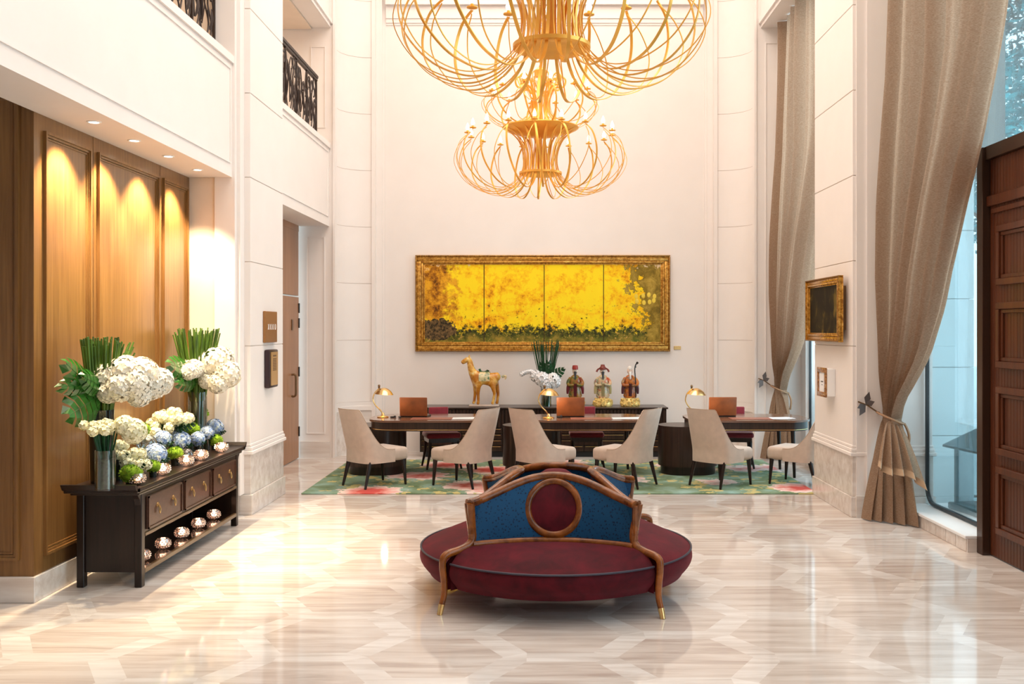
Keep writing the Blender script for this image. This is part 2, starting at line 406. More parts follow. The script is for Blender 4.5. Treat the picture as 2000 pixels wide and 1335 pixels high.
# ================================================================== STRUCTURE
# floor: weave of hexagons and strips in striped marble
bm = BM()
Rh, wst = 0.36, 0.145; ap = Rh*sqrt(3)/2; dd = 2*ap+wst
e30 = Vector((cos(pi/6), sin(pi/6)))*dd; e90 = Vector((0, dd)); e150 = e90 - e30
def hv(c, deg): a = radians(deg); return (c.x+Rh*cos(a), c.y+Rh*sin(a))
def ff(pts, mi):
    f = bm.faces.new([bm.verts.new((p[0], p[1], 0)) for p in pts]); f.material_index = mi
for i in range(-12, 12):
    for j in range(-16, 30):
        c = e30*i + e90*j + Vector((0.1, 0.3))
        if not (-5.6 < c.x < 4.1 and -3.8 < c.y < 14.2): continue
        ff([hv(c, 60*k) for k in range(6)], random.choice((0, 0, 1)))
        n1, n2, n3, n4 = c+e30, c+e90, c+e150, c+(e30-e90)
        ff([hv(c, 0), hv(n1, 240), hv(n1, 180), hv(c, 60)], 2+random.choice((0, 2)))
        ff([hv(c, 60), hv(n2, 300), hv(n2, 240), hv(c, 120)], 3)
        ff([hv(c, 120), hv(n3, 0), hv(n3, 300), hv(c, 180)], 4)
        ff([hv(c, 0), hv(n1, 240), hv(n4, 120)], random.choice((3, 4)))
        ff([hv(c, 60), hv(n1, 180), hv(n2, 300)], random.choice((2, 3)))
box(bm, -6.2, 3.9, -4.2, 14.6, -0.2, -0.002, 3)
sand = ((0.52, 0.43, 0.38), (0.67, 0.59, 0.535), (0.78, 0.725, 0.68))
pale = ((0.60, 0.53, 0.48), (0.76, 0.71, 0.67), (0.87, 0.84, 0.81))
FM = [marble('floor_hex_a', *sand, rough=0.065, spec=0.62), marble('floor_hex_b', (0.54, 0.46, 0.405), (0.67, 0.60, 0.55), (0.78, 0.73, 0.69), rough=0.065, spec=0.62),
      marble('floor_strip_a', *pale, rot=radians(60), rough=0.065, spec=0.62), marble('floor_strip_b', *pale, rough=0.065, spec=0.62), marble('floor_strip_c', *pale, rot=radians(-60), rough=0.065, spec=0.62)]
struct('floor', bm, FM, 'polished pale striped marble floor laid in a hexagon weave', smooth=False)

bm = BM(); box(bm, -6.2, 3.9, -4.2, 14.6, 8.0, 8.2)
struct('ceiling', bm, CEILM, 'high plain white lobby ceiling', smooth=False)

ZL, ZG, ZT = 3.13, 4.24, 5.80      # soffit of lower opening, gallery floor, top of tall openings
# ---- panel lines on a wall face
def linesX(bm, x, sgn, y0, y1, z0, z1, w=0.012, d=0.010, mi=0):
    xa, xb = sorted((x, x+sgn*d))
    for a, b, c, e in ((y0, y1, z0, z0+w), (y0, y1, z1-w, z1), (y0, y0+w, z0+w, z1-w), (y1-w, y1, z0+w, z1-w)): box(bm, xa, xb, a, b, c, e, mi)
def linesY(bm, y, x0, x1, z0, z1, w=0.012, d=0.010, mi=0):
    for a, b, c, e in ((x0, x1, z0, z0+w), (x0, x1, z1-w, z1), (x0, x0+w, z0+w, z1-w), (x1-w, x1, z0+w, z1-w)): box(bm, a, b, y-d, y, c, e, mi)

# left side: plaster beams, gallery slab, upper walls
bm = BM()
box(bm, -3.24, -2.84, -4.2, 9.14, ZL, ZG-0.07)            # beam over the timber niche
box(bm, -3.23, -2.82, -4.2, 9.14, ZG-0.069, ZG-0.001)
linesX(bm, -2.84, 1, 2.0, 9.07, ZL+0.12, ZG-0.12)
box(bm, -3.26, -2.87, 10.5, 13.449, 3.12, ZG-0.07)         # beam over the far door
box(bm, -3.25, -2.85, 10.49, 13.448, ZG-0.069, ZG-.001)
linesX(bm, -2.87, 1, 10.6, 13.36, 3.24, ZG-0.12)
box(bm, -3.10, -2.84, -4.2, 9.14, ZT, 7.99); box(bm, -3.10, -2.87, 10.5, 13.449, ZT, 7.99)
for k, (a, b) in enumerate(((0.06, 0.02), (0.0, 0.045))):
    box(bm, -2.9, -2.87+b, 10.5, 13.44, ZT+0.002+k*0.05, ZT+0.052+k*0.05)
box(bm, -6.19, -3.235, -4.2, 13.44, ZG-0.3, ZG)              # gallery slab
box(bm, -6.2, -6.0, -4.2, 6.3, 0, 3.94)
struct('wall_left', bm, PLASTER, 'white plaster beams and upper wall along the left gallery', smooth=False)
bm = BM()
box(bm, -6.18, -5.2, -4.2, 13.44, ZG+.001, 7.98); box(bm, -5.2, -3.105, -4.2, 13.44, ZT-0.02, ZT+0.25)
struct('wall_gallery', bm, GALLERYP, 'warm cream inner wall of the upper gallery', smooth=False)
bm = BM()
box(bm, -3.70, -3.26, 10.5, 11.9, 0, 3.12); box(bm, -5.2, -3.24, 9.15, 10.5, 0, ZG-.3); box(bm, -5.2, -3.24, 9.15, 10.5, ZG, ZT)
box(bm, -3.238, -2.842, 9.15, 9.35, 0, ZL); box(bm, -3.22, -2.843, 9.145, 10.48, ZL+.002, 7.98)
linesY(bm, 9.15, -3.06, -2.90, 4.45, 5.7)
struct('wall_left', bm, GALLERYP, 'cream end wall closing the timber niche beside the left pillar', smooth=False)
# timber niche
bm = BM()
box(bm, -3.9, -3.24, 6.35, 9.15, 0.16, ZL); box(bm, -6.2, -3.242, 6.352, 6.6, 0.165, 3.93)
def frameX(bm, x, y0, y1, z0, z1, mi=0):
    for k, (ins, w, d) in enumerate(((0, .018, .022), (.018, .016, .012), (.04, .01, .006))):
        a, b, c, e = y0+ins, y1-ins, z0+ins, z1-ins
        for q in ((a, b, c, c+w), (a, b, e-w, e), (a, a+w, c+w, e-w), (b-w, b, c+w, e-w)): box(bm, x, x+d, *q, mi)
def frameY(bm, y, x0, x1, z0, z1, mi=0):
    for k, (ins, w, d) in enumerate(((0, .018, .022), (.018, .016, .012), (.04, .01, .006))):
        a, b, c, e = x0+ins, x1-ins, z0+ins, z1-ins
        for q in ((a, b, c, c+w), (a, b, e-w, e), (a, a+w, c+w, e-w), (b-w, b, c+w, e-w)): box(bm, q[0], q[1], y-d, y, q[2], q[3], mi)
frameX(bm, -3.24, 6.47, 7.13, 0.27, 3.03); frameX(bm, -3.24, 7.25, 8.40, 0.27, 3.03); frameX(bm, -3.24, 8.50, 9.09, 0.27, 3.03)
for y in (7.19, 8.45): box(bm, -3.24, -3.238, y-0.002, y+0.002, 0.17, ZL, 1)
frameY(bm, 6.35, -4.3, -3.33, 0.27, 3.25)
struct('wall_niche', bm, [WOODP, BRONZE], 'golden oak panelled wall of the left niche', smooth=False)
bm = BM()
box(bm, -3.9, -3.225, 6.33, 9.13, 0, 0.165, 0, 0.004, 1); box(bm, -6.19, -3.88, 6.33, 6.6, 0, 0.165, 0, 0.004, 1)
box(bm, -3.24, -2.83, 9.135, 9.3, 0, 0.19); box(bm, -3.26, -2.86, 13.43, 13.6, 0, 0.22)
struct('baseboard_left', bm, PLINTH, 'striped marble baseboard below the oak panelling', smooth=False)

# pillars: stacked plaster blocks over a marble plinth
def pillar(x0, x1, y0, y1, side, name_label):
    bm = BM()
    g = 0.007
    box(bm, x0+g, x1-g, y0+g, y1-g, 0.6, 8.0, 1)
    zs = [0.66]+[1.58+0.79*k for k in range(9)]
    for a, b in zip(zs, zs[1:]): box(bm, x0, x1, y0, y1, a+0.0035, min(b, 8.0)-0.0035, 0, 0.003, 1)
    for e, a, b in ((0.030, .565, .60), (0.018, .60, .635), (.008, .635, .665)): box(bm, x0-e, x1+e, y0-e, y1+e, a, b, 0, 0.006, 1)
    for e, a, b in ((0.006, 0.19, .565), (0.022, 0.0, .19)): box(bm, x0-e, x1+e, y0-e, y1+e, a, b, 2, 0.004, 1)
    # stepped return beside the pillar
    if side < 0: r = ((x0, -2.80, 9.16, y0), )
    for k in range(2):
        if side < 0: box(bm, -3.0, -2.845+0.03*k+0.03, 9.13+0.06*k, y0+0.02, 0.2, 8.0, 0); 
        else: box(bm, x0+0.03+0.09*k, 3.16+0.0*k+.1, y0-0.0-0.02*(k+1), y0+0.02, 0.2, 8.0, 0)
    if side > 0: box(bm, x0+.02, 3.30, y0-.05, y0+.02, 0, .2, 2)
    struct('trim_1' if side < 0 else 'trim_2', bm, [PLASTER, GROOVE, PLINTH], name_label, smooth=False)
pillar(-3.3, -2.73, 9.33, 10.5, -1, 'left pillar of white plaster blocks on a marble plinth')
pillar(2.88, 3.62, 9.22, 10.5, 1, 'right pillar of white plaster blocks on a marble plinth')

# back wall with concave corner pilasters
bm = BM()
box(bm, -2.5, 2.55, 14.10, 14.4, 0, 8.0)
box(bm, -6.2, -2.80, 13.45, 14.4, 0, 8.0); box(bm, 2.88, 3.55, 13.45, 14.4, 0, 8.0)
linesY(bm, 13.45, -3.18, -2.93, 0.32, 2.98); linesY(bm, 13.45, -3.12, -2.92, 4.45, 5.55)
linesX(bm, -3.26, 1, 10.6, 11.8, .3, 3.0)
for s, xa, xb in ((-1, -2.79, -2.38), (1, 2.87, 2.46)):
    # concave cove, block by block
    zs = [0.72]+[1.58+0.79*k for k in range(9)]
    def cove(e):
        pts = []
        for k in range(9):
            a = pi/2*k/8
            pts.append((xa+(xb-xa)*(1-cos(a)) + 0*e, 13.55+0.40*sin(a)-e))
        return pts
    for e, mi, segs in ((0.0, 0, [(a+.003, min(b, 8.0)-.003) for a, b in zip(zs, zs[1:])]), (-0.006, 1, [(0.7, 8.0)]), (0.012, 2, [(0.0, 0.60)]), (0.03, 0, [(0.60, 0.66)]), (0.015, 0, [(0.66, 0.72)])):
        poly = cove(e) + [(xb, 14.2), (xa, 14.2)]
        for a, b in segs: prism(bm, poly if s < 0 else poly[::-1], a, b, mi)
    x1, x2 = sorted((xb, xb-s*0.05)); box(bm, x1, x2, 13.93, 14.2, 0, 8.0)
    x1, x2 = sorted((xb-s*0.05, xb-s*0.13)); box(bm, x1, x2, 14.04, 14.2, 0, 8.0)
    x1, x2 = sorted((xb-s*0.13, xb-s*0.16)); box(bm, x1, x2, 14.075, 14.2, 0, 6.0)
    x1, x2 = sorted((xa, xa+s*0.03)); box(bm, x1, x2, 13.43, 13.6, 0, 8.0)
for k, (d, a, b) in enumerate(((0.012, 6.03, 6.06), (0.025, 6.06, 6.12), (0.04, 6.12, 6.30), (0.10, 6.30, 6.5))):
    box(bm, -2.20, 2.28, 14.1-d, 14.12, a, b-.001)
struct('wall_back', bm, [PLASTER, GROOVE, PLINTH], 'white back wall with concave blockwork corner pilasters', smooth=True, angle=25)

bm = BM(); box(bm, -6.2, 3.9, -4.4, -4.2, 0, 8.0)  # unseen wall added to block rear sky light; dark wood lowers the bounce
struct('wall_front', bm, WOODP, 'unseen oak wall added behind the viewer to cut frontal light', smooth=False)

# right side: lintels over the window bays, curbs, jamb
bm = BM()
box(bm, 2.96, 3.75, 10.49, 13.449, ZT, 7.99); box(bm, 3.14, 3.75, -4.2, 9.23, ZT, 7.99)
box(bm, 2.93, 3.0, 10.5, 13.44, ZT+.05, ZT+.12)
box(bm, 3.50, 3.75, 13.2, 14.39, 0, ZT-.001); box(bm, 3.30, 3.75, -4.2, 1.5, 0, ZT)
linesY(bm, 13.45, 3.02, 3.2, .25, 5.6)
struct('wall_right', bm, PLASTER, 'white plaster lintels and jambs around the tall right windows', smooth=False)
bm = BM()
box(bm, 3.32, 3.80, 7.76, 9.23, 0, 0.105); box(bm, 3.30, 3.80, 7.76, 9.23, 0.105, 0.13, 1, .004, 1)
for k in range(7): box(bm, 3.316, 3.33, 7.78+0.2*k, 7.97+0.2*k, 0.004, 0.1)
box(bm, 3.32, 3.80, 10.5, 13.2, 0, 0.105); box(bm, 3.30, 3.80, 10.5, 13.2, 0.105, 0.13, 1)
struct('trim_3', bm, [PLINTH, WHITE], 'low marble curb with white sill under the windows', smooth=False)

def window(name, y0, y1, z0, z1, label):
    t = thing(name, label, 'window', (3.55, 0, 0)); t['kind'] = 'structure'
    bm = BM(); r = 0.16
    out = rrect(y0, y1, z0, z1, 0.01, 3); 
    A = rrect(y0+.02, y1-.02, z0+.01, z1-.02, r, 8); B = rrect(y0+.045, y1-.045, z0+.035, z1-.045, r-.02, 8)
    n = len(A)
    for h in (-0.015, 0.015):
        VA = [bm.verts.new((h, a, b)) for a, b in A]; VB = [bm.verts.new((h, a, b)) for a, b in B]
        for i in range(n): bm.faces.new((VA[i], VA[(i+1)%n], VB[(i+1)%n], VB[i]))
        if h < 0: P1, P2 = VA, VB
    for i in range(n):
        bm.faces.new((P2[i], P2[(i+1)%n], VB[(i+1)%n], VB[i])); bm.faces.new((P1[i], P1[(i+1)%n], VA[(i+1)%n], VA[i]))
    obj('window_frame', bm, BLACK, t, smooth=False, label='thin black rounded window gasket')
    bm = BM(); box(bm, -0.004, 0.004, y0, y1, z0, z1); obj('window_pane', bm, GLASS, t, smooth=False)
    return t
window('window_1', 7.0, 9.20, 0.13, ZT, 'tall frameless window behind the near curtain with black rounded gasket')
window('window_2', 10.55, 13.2, 0.13, ZT, 'tall window behind the far curtain')
bm = BM(); box(bm, 3.545, 3.555, 1.5, 7.0, 3.2, ZT); o = obj('window_3', bm, GLASS, smooth=False); tag(o, 'clear upper window above the mahogany door', 'window', kind='structure')

# far left door (pale wood)
t = thing('door_1', 'tall pale wooden door between left pillar and back wall', 'door', (-3.26, 12.6, 0)); t['kind'] = 'structure'
bm = BM(); box(bm, -0.05, 0.0, -0.72, 0.76, 0.01, 2.16, 0, .003, 1); obj('door_leaf', bm, DOORW, t, smooth=False)
bm = BM(); box(bm, -0.05, -0.004, -0.72, 0.76, 2.18, 3.10, 0, .003, 1); box(bm, -0.05, 0.0, -.72, .76, 3.04, 3.12); obj('transom_panel', bm, DOORW, t, smooth=False)
bm = BM(); tube(bm, spline([(0, .58-.2, .86), (.05, .58-.2, .87), (.055, .58-.2, 1.0), (.05, .58-.2, 1.13), (0, .58-.2, 1.14)], 4), .014, 8)
obj('door_handle', bm, BRONZE, t, label='dark bronze pull handle')
bm = BM(); box(bm, 0, .012, .36, .42, 1.72, 1.86); obj('sign_plate', bm, BRONZE, t, smooth=False)
for z in (.3, 1.1, 1.75, 1.95):
    bm = BM(); tube(bm, [(.006, .745, z), (.006, .745, z+.13)], .012, 8); obj('hinge', bm, BLACK, t)

# mahogany door on the right
t = thing('door_2', 'dark mahogany panelled door standing beside the near window', 'door', (3.39, 0, 0)); t['kind'] = 'structure'
bm = BM(); box(bm, 0, .18, 7.66, 7.76, 0, 3.14, 0, .004, 1); box(bm, .02, .18, 4.0, 7.66, 3.04, 3.14)
obj('door_frame', bm, plain('bronze_frame', (0.07, 0.035, 0.022), 0.3, 0.5), t, smooth=False)
bm = BM(); 
for k in range(60): y = 7.655-0.048*k; box(bm, .06, .12, y-.046, y, .01, 3.04, 0, .003, 1)
obj('plank_field', bm, MAHOG, t, smooth=False)
bm = BM(); box(bm, .028, .06, 4.8, 7.655, 2.68, 2.76, 0, .006, 1); box(bm, .04, .06, 4.8, 7.60, 2.62, 2.66, 0, .004, 1)
obj('lock_rail', bm, MAHOG, t, smooth=False)
for col in range(3):
    yb = 7.50-col*1.0; ya = yb-0.88
    for (z0, z1) in ((0.20, .71), (.80, 1.31), (1.45, 1.94), (2.07, 2.52)):
        bm = BM()
        for ins, w, d in ((0, .05, .034), (.05, .03, .018)):
            for q in ((ya+ins, yb-ins, z0+ins, z0+ins+w), (ya+ins, yb-ins, z1-ins-w, z1-ins), (ya+ins, ya+ins+w, z0+ins+w, z1-ins-w), (yb-ins-w, yb-ins, z0+ins+w, z1-ins-w)):
                box(bm, .06-d, .06, *q, 0, .004, 1)
        obj('raised_panel', bm, MAHOG, t, smooth=False)

# ================================================================== OUTSIDE
bm = BM(); box(bm, 3.9, 30, -4, 45, -.3, 0.0); struct('ground', bm, STONE, 'pale paved ground outside the windows', smooth=False)
def pier(x0, x1, y0, y1, h, label):
    bm = BM(); z = 0; k = 0
    while z < h: box(bm, x0, x1, y0, y1, z, z+.675, 0, .006, 1); z += .68
    o = obj('stone_pier', bm, STONE, smooth=False); tag(o, label, 'stone pier'); return o
pier(3.72, 4.30, 9.9, 10.35, 3.4, 'pale limestone pier outside the near window behind the lantern')
bm = BM(); box(bm, 3.72, 4.61, 9.9, 10.35, 3.41, 7.5); o = obj('canopy_pier', bm, plain('grey_render', (.17, .22, .23), .6), smooth=False); tag(o, 'grey rendered upper pier above the limestone blocks outside', 'pier')
pier(3.78, 4.02, 14.5, 14.9, 6.8, 'narrow pale stone pier seen through the far window')
def tree(x, y, h, cr, cz, label, n=5200):
    t = thing('leafy_tree', label, 'tree', (x, y, 0), 0, None)
    bm = BM(); tube(bm, [(0,0,0), (.1,0,h*.3), (-.05,.1,h*.7)], [.22, .1], 8)
    for k in range(7):
        a = k*0.9; tube(bm, [(0,0,h*.35+.2*k), (cos(a)*cr*.4, sin(a)*cr*.4, h*.55+.25*k), (cos(a)*cr*.75, sin(a)*cr*.75, h*.65+.3*k)], [.08, .02], 6)
    obj('trunk', bm, BARK, t)
    bm = BM()
    cl = [(Vector((random.gauss(0,.5), random.gauss(0,.5), random.gauss(0,.45)))*cr, random.uniform(.3,.6)*cr*.5) for _ in range(70)]
    for _ in range(n):
        c, r = random.choice(cl); p = c+Vector((random.gauss(0,1), random.gauss(0,1), random.gauss(0,1))).normalized()*r*random.uniform(.6,1)
        p.z += cz; a = Vector((random.gauss(0,1), random.gauss(0,1), random.gauss(0,1))).normalized(); b = a.orthogonal().normalized(); s = random.uniform(.08,.17)
        bm.faces.new([bm.verts.new(p+a*s), bm.verts.new(p+b*s*.5), bm.verts.new(p-a*s), bm.verts.new(p-b*s*.5)])
    obj('foliage', bm, TREEL, t, smooth=False)
tree(10.6, 22.2, 8, 3.9, 7.6, 'leafy teal-green tree seen above the mahogany door', 17000)
tree(5.3, 19.8, 4, 1.4, 3.0, 'leafy tree glimpsed through the far window', 4500)
# lantern outside
t = thing('garden_lantern', 'large teal-grey metal lantern with candle outside the near window', 'lantern', (3.92, 8.75, 0.0), radians(8))
bm = BM(); box(bm, -.21, .21, -.21, .21, .0, .13); obj('plinth', bm, TEALMETAL, t, smooth=False)
bm = BM(); box(bm, -.24, .24, -.24, .24, .13, .19, 0, .01, 1); obj('base', bm, TEALMETAL, t, smooth=False)
for sx in (-1, 1):
    for sy in (-1, 1):
        bm = BM(); box(bm, sx*.185-.014, sx*.185+.014, sy*.185-.014, sy*.185+.014, .19, .68); obj('corner_post', bm, TEALMETAL, t, smooth=False)
bm = BM()
a = [bm.verts.new((sx*.27, sy*.27, .68)) for sx, sy in ((-1,-1),(1,-1),(1,1),(-1,1))]; a2 = [bm.verts.new((sx*.27, sy*.27, .70)) for sx, sy in ((-1,-1),(1,-1),(1,1),(-1,1))]
b = [bm.verts.new((sx*.07, sy*.07, .86)) for sx, sy in ((-1,-1),(1,-1),(1,1),(-1,1))]
bm.faces.new(a[::-1]); bm.faces.new(b)
for i in range(4): bm.faces.new((a[i], a[(i+1)%4], a2[(i+1)%4], a2[i])); bm.faces.new((a2[i], a2[(i+1)%4], b[(i+1)%4], b[i]))
obj('roof', bm, TEALMETAL, t, smooth=False)
bm = BM(); box(bm, -.06, .06, -.06, .06, .86, .90); tube(bm, [(-.05,0,.90), (-.05,0,.99), (.05,0,.99), (.05,0,.90)], .008, 6); obj('carry_handle', bm, TEALMETAL, t)
for sx, sy, rx in ((-.185, 0, 0), (.185, 0, 0), (0, -.185, 1), (0, .185, 1)):
    bm = BM(); box(bm, sx-(.17 if rx else .002), sx+(.17 if rx else .002), sy-(.002 if rx else .17), sy+(.002 if rx else .17), .19, .68); obj('glass_pane', bm, GLASS, t, smooth=False)
bm = BM(); lathe(bm, [(0,0), (.055,0), (.055,.19), (.04,.2), (0,.19)], 20, (.05, 0, .19)); obj('candle', bm, WAX, t)

# ================================================================== GALLERY RAILINGS
def railing(y0, y1, label):
    t = thing('balcony_railing', label, 'railing', (-3.0, (y0+y1)/2, ZG), 0, None)
    L = (y1-y0)/2
    bm = BM(); box(bm, -.03, .03, -L, L, .82, .86, 0, .008, 2); box(bm, -.018, .018, -L, L, .79, .82); obj('top_rail', bm, IRON, t, smooth=False)
    bm = BM(); box(bm, -.015, .015, -L, L, .06, .085); obj('bottom_rail', bm, IRON, t, smooth=False)
    n = max(2, int(round((y1-y0)/.55)))
    for k in range(n+1):
        y = -L+.012+(2*L-.024)*k/n
        bm = BM(); box(bm, -.012, .012, y-.012, y+.012, 0, .8); obj('post', bm, IRON, t, smooth=False)
    rnd = random.Random(3)
    for k in range(n):
        a = -L+(2*L)*k/n; w = 2*L/n; bm = BM()
        for q in range(6):
            yy = a+w*(.1+.8*q/5); s = rnd.choice((-1, 1)); h = rnd.uniform(.45, .74); bb = rnd.uniform(.09, .16)
            pts = [(0, yy, .07), (0, yy+s*bb*.7, .07+h*.35), (0, yy-s*bb*.3, .07+h*.7), (0, yy+s*bb*.1, .07+h*.95), (0, yy+s*bb*.6, .07+h), (0, yy+s*bb*.8, .07+h*.88), (0, yy+s*bb*.5, .07+h*.8)]
            tube(bm, spline(pts, 5), [.010, .013], 6, flat=.7)
            if q % 2 == 0:    # leaf blades
                tube(bm, spline([(0, yy, .2), (.01, yy-s*.05, .2+h*.3), (0, yy-s*.02, .2+h*.62)], 5), [.007, .007], 6)
                lf = spline([(0, yy+s*.02, .15+h*.1), (.01, yy+s*.06, .15+h*.3), (0, yy+s*.07, .15+h*.5)], 4)
                tube(bm, lf, [.006+.018*sin(pi*i/(len(lf)-1)) for i in range(len(lf))], 6, flat=.4)
        obj('scrollwork', bm, IRON, t)
    return t
railing(4.5, 9.12, 'black wrought iron balcony railing at the top left corner')
railing(10.55, 13.25, 'black wrought iron balcony railing above the pale wooden door')

# ================================================================== DOWNLIGHTS
for k, y in enumerate((6.67, 7.33, 8.0, 8.68)):
    where = ('nearest the camera', 'second from the camera', 'third from the camera', 'farthest, beside the pillar')[k]
    t = thing('downlight', 'round recessed downlight over the oak wall, '+where, 'downlight', (-3.0, y, ZL), 0, 'recessed downlights in the niche soffit')
    bm = BM(); lathe(bm, [(.032, .0), (.034, -.006), (.046, -.006), (.048, 0)], 24); obj('trim_ring', bm, WHITE, t)
    bm = BM(); lathe(bm, [(0, -.002), (.032, -.002), (.032, 0)], 24); obj('lens', bm, DOWN, t)
    l = bpy.data.lights.new('downlight_beam', 'SPOT'); l.energy = 370; l.spot_size = radians(96); l.spot_blend = 0.6; l.color = (1.0, .78, .50); l.shadow_soft_size = .03
    lo = bpy.data.objects.new('downlight_beam', l); COL.objects.link(lo); lo.parent = t; lo.location = (0, 0, -.02); lo.rotation_euler = (0, radians(10), 0)

# ================================================================== SETTEE
def settee():
    t = thing('round_settee', 'round burgundy velvet borne settee with four carved backs and blue damask', 'settee', (0.095, 6.71, 0), radians(-3))
    Z0 = .385
    def zt(s): return .655+.135*(cos(pi*min(1, abs(s))**1.15/2)**1.7 if abs(s) < 1 else 0)
    def P(s, u):
        xb, yb = .50*s, -(.36+.15*s*s); xt, yt = .535*s, -(.22+.29*(s*s+.01)**.65)
        e = u**1.25
        return Vector((xb+(xt-xb)*u, yb+(yt-yb)*e, Z0+(zt(s)-Z0)*u))
    def nrm(s, u):
        d1 = P(s+.01, u)-P(s-.01, u); d2 = P(s, u+.01)-P(s, u-.01); n = d1.cross(d2).normalized()
        return n if n.y < 0 else -n
    cu = .62; rx, rz = .165, .158
    def med(a, k=1, off=0):
        s = rx*k*cos(a)/.515; z = .592+rz*k*sin(a); u = (z-Z0)/(zt(s)-Z0); u = min(.97, u)
        return P(s, u)+nrm(s, u)*off
    for q in range(4):
        R = Matrix.Rotation(q*pi/2, 4, 'Z')
        def ob(name, bm, m, par=t, **k):
            o = obj(name, bm, m, par, **k)
            if par is t: o.rotation_euler = (0, 0, q*pi/2)
            return o
        # seat lobe
        bm = BM()
        A = radians(43.5)
        def top(a, b):
            a = a*2-1; th = a*A; I = Vector((.50*a, -(.36+.15*a*a)+.02, .39)); O = Vector((.895*sin(th), -.895*cos(th), .305))
            p = I.lerp(O, b); p.z = .39-(.085)*b**2.4+.012*sin(pi*b)*(1-a*a*.5)
            return p
        def sidef(a, b):
            a = a*2-1; th = a*A; r = .895+.022*sin(pi*min(b*1.15, 1))-.05*b*b; return Vector((r*sin(th), -r*cos(th), .305-.165*b))
        V = grid(bm, top, 28, 12); grid(bm, sidef, 28, 8)
        box(bm, -.02, .02, -.6, -.4, .2, .3)
        def endc(s):
            return lambda a, b: Vector((s*(.5+(.62-.5)*a), -(.49+(.645-.49)*a), .14+b*(.25-.085*a**2.4)))
        for s in (-1, 1): grid(bm, endc(s), 4, 3)
        def bot(a, b):
            a = a*2-1; th = a*A; return Vector((.5*a, -.35, .14)).lerp(Vector((.845*sin(th), -.845*cos(th), .14)), b)
        grid(bm, bot, 20, 2)
        seat = ob('seat', bm, VELVET)
        bm = BM(); tube(bm, [Vector((.902*sin(a), -.902*cos(a), .305)) for a in [A*(i/24*2-1) for i in range(25)]], .007, 6)
        pp = obj('piping', bm, plain('slate_piping', (.035, .03, .05), .6), seat)
        # back
        bm = BM(); n = 26
        edge = [P(-1+2*i/n, 1) for i in range(n+1)]
        tube(bm, [p+Vector((0, 0, .0)) for p in edge], .027, 10)
        tube(bm, [P(-1+2*i/n, 0)+Vector((0, -.004, .012)) for i in range(n+1)], .024, 10)
        for s in (-1, 1): tube(bm, [P(s, i/8) for i in range(9)], .020, 8)
        fr = ob('back_frame', bm, CARVED)
        bm = BM(); tube(bm, [med(2*pi*i/40, 1.03, .012) for i in range(40)], .024, 10, closed=True, flat=.8)
        obj('medallion_ring', bm, CARVED, fr)
        for s in (-1, 1):
            bm = BM()
            def f(side): return lambda a, b: P(s*(.06+.92*a), .03+.95*b)+nrm(s*(.06+.92*a), .03+.95*b)*(side*.012+side*.012*sin(pi*a)*sin(pi*b))
            grid(bm, f(1), 18, 10); grid(bm, f(-1), 18, 10)
            obj('damask_panel', bm, DAMASK, fr)
        for side in (1, -1):
            bm = BM()
            grid(bm, lambda a, b: med(2*pi*a, b, side*(.016+.026*(1-b*b))), 32, 6, closed_u=True)
            obj('medallion', bm, VELVET, fr)
        # corner post and leg
        c = [(.535, .51, .66), (.525, .508, .60), (.505, .505, .50), (.502, .502, .435), (.525, .525, .395), (.575, .575, .375), (.625, .63, .366), (.652, .662, .345), (.655, .668, .29), (.648, .66, .20), (.648, .66, .12), (.662, .674, .055)]
        pts = spline([(x, -y, z) for x, y, z in c], 4)
        bm = BM(); m = len(pts); tube(bm, pts, [.026-.008*(i/m)**2 for i in range(m)], 10); lg = ob('leg', bm, CARVED)
        bm = BM(); tube(bm, [(.660, -.672, .062), (.672, -.684, 0)], [.021, .017], 10); obj('ferrule', bm, BRASS, lg, label='brass foot cap')
    bm = BM(); lathe(bm, [(0, .80), (.07, .795), (.125, .76), (.15, .70), (.19, .58), (.25, .42), (.30, .30), (.30, .16), (0, .16)], 4*6)
    obj('core', bm, VELVET, t)
settee()

# ================================================================== RUG
bm = BM(); box(bm, -2.72, 2.72, -1.34, 1.34, 0.0, .012, 0, .004, 1)
o = obj('floral_rug', bm, rug_mat(), smooth=False, loc=(.19, 11.81, .001)); tag(o, 'large green floral rug with red and yellow blossoms under the desks', 'rug')

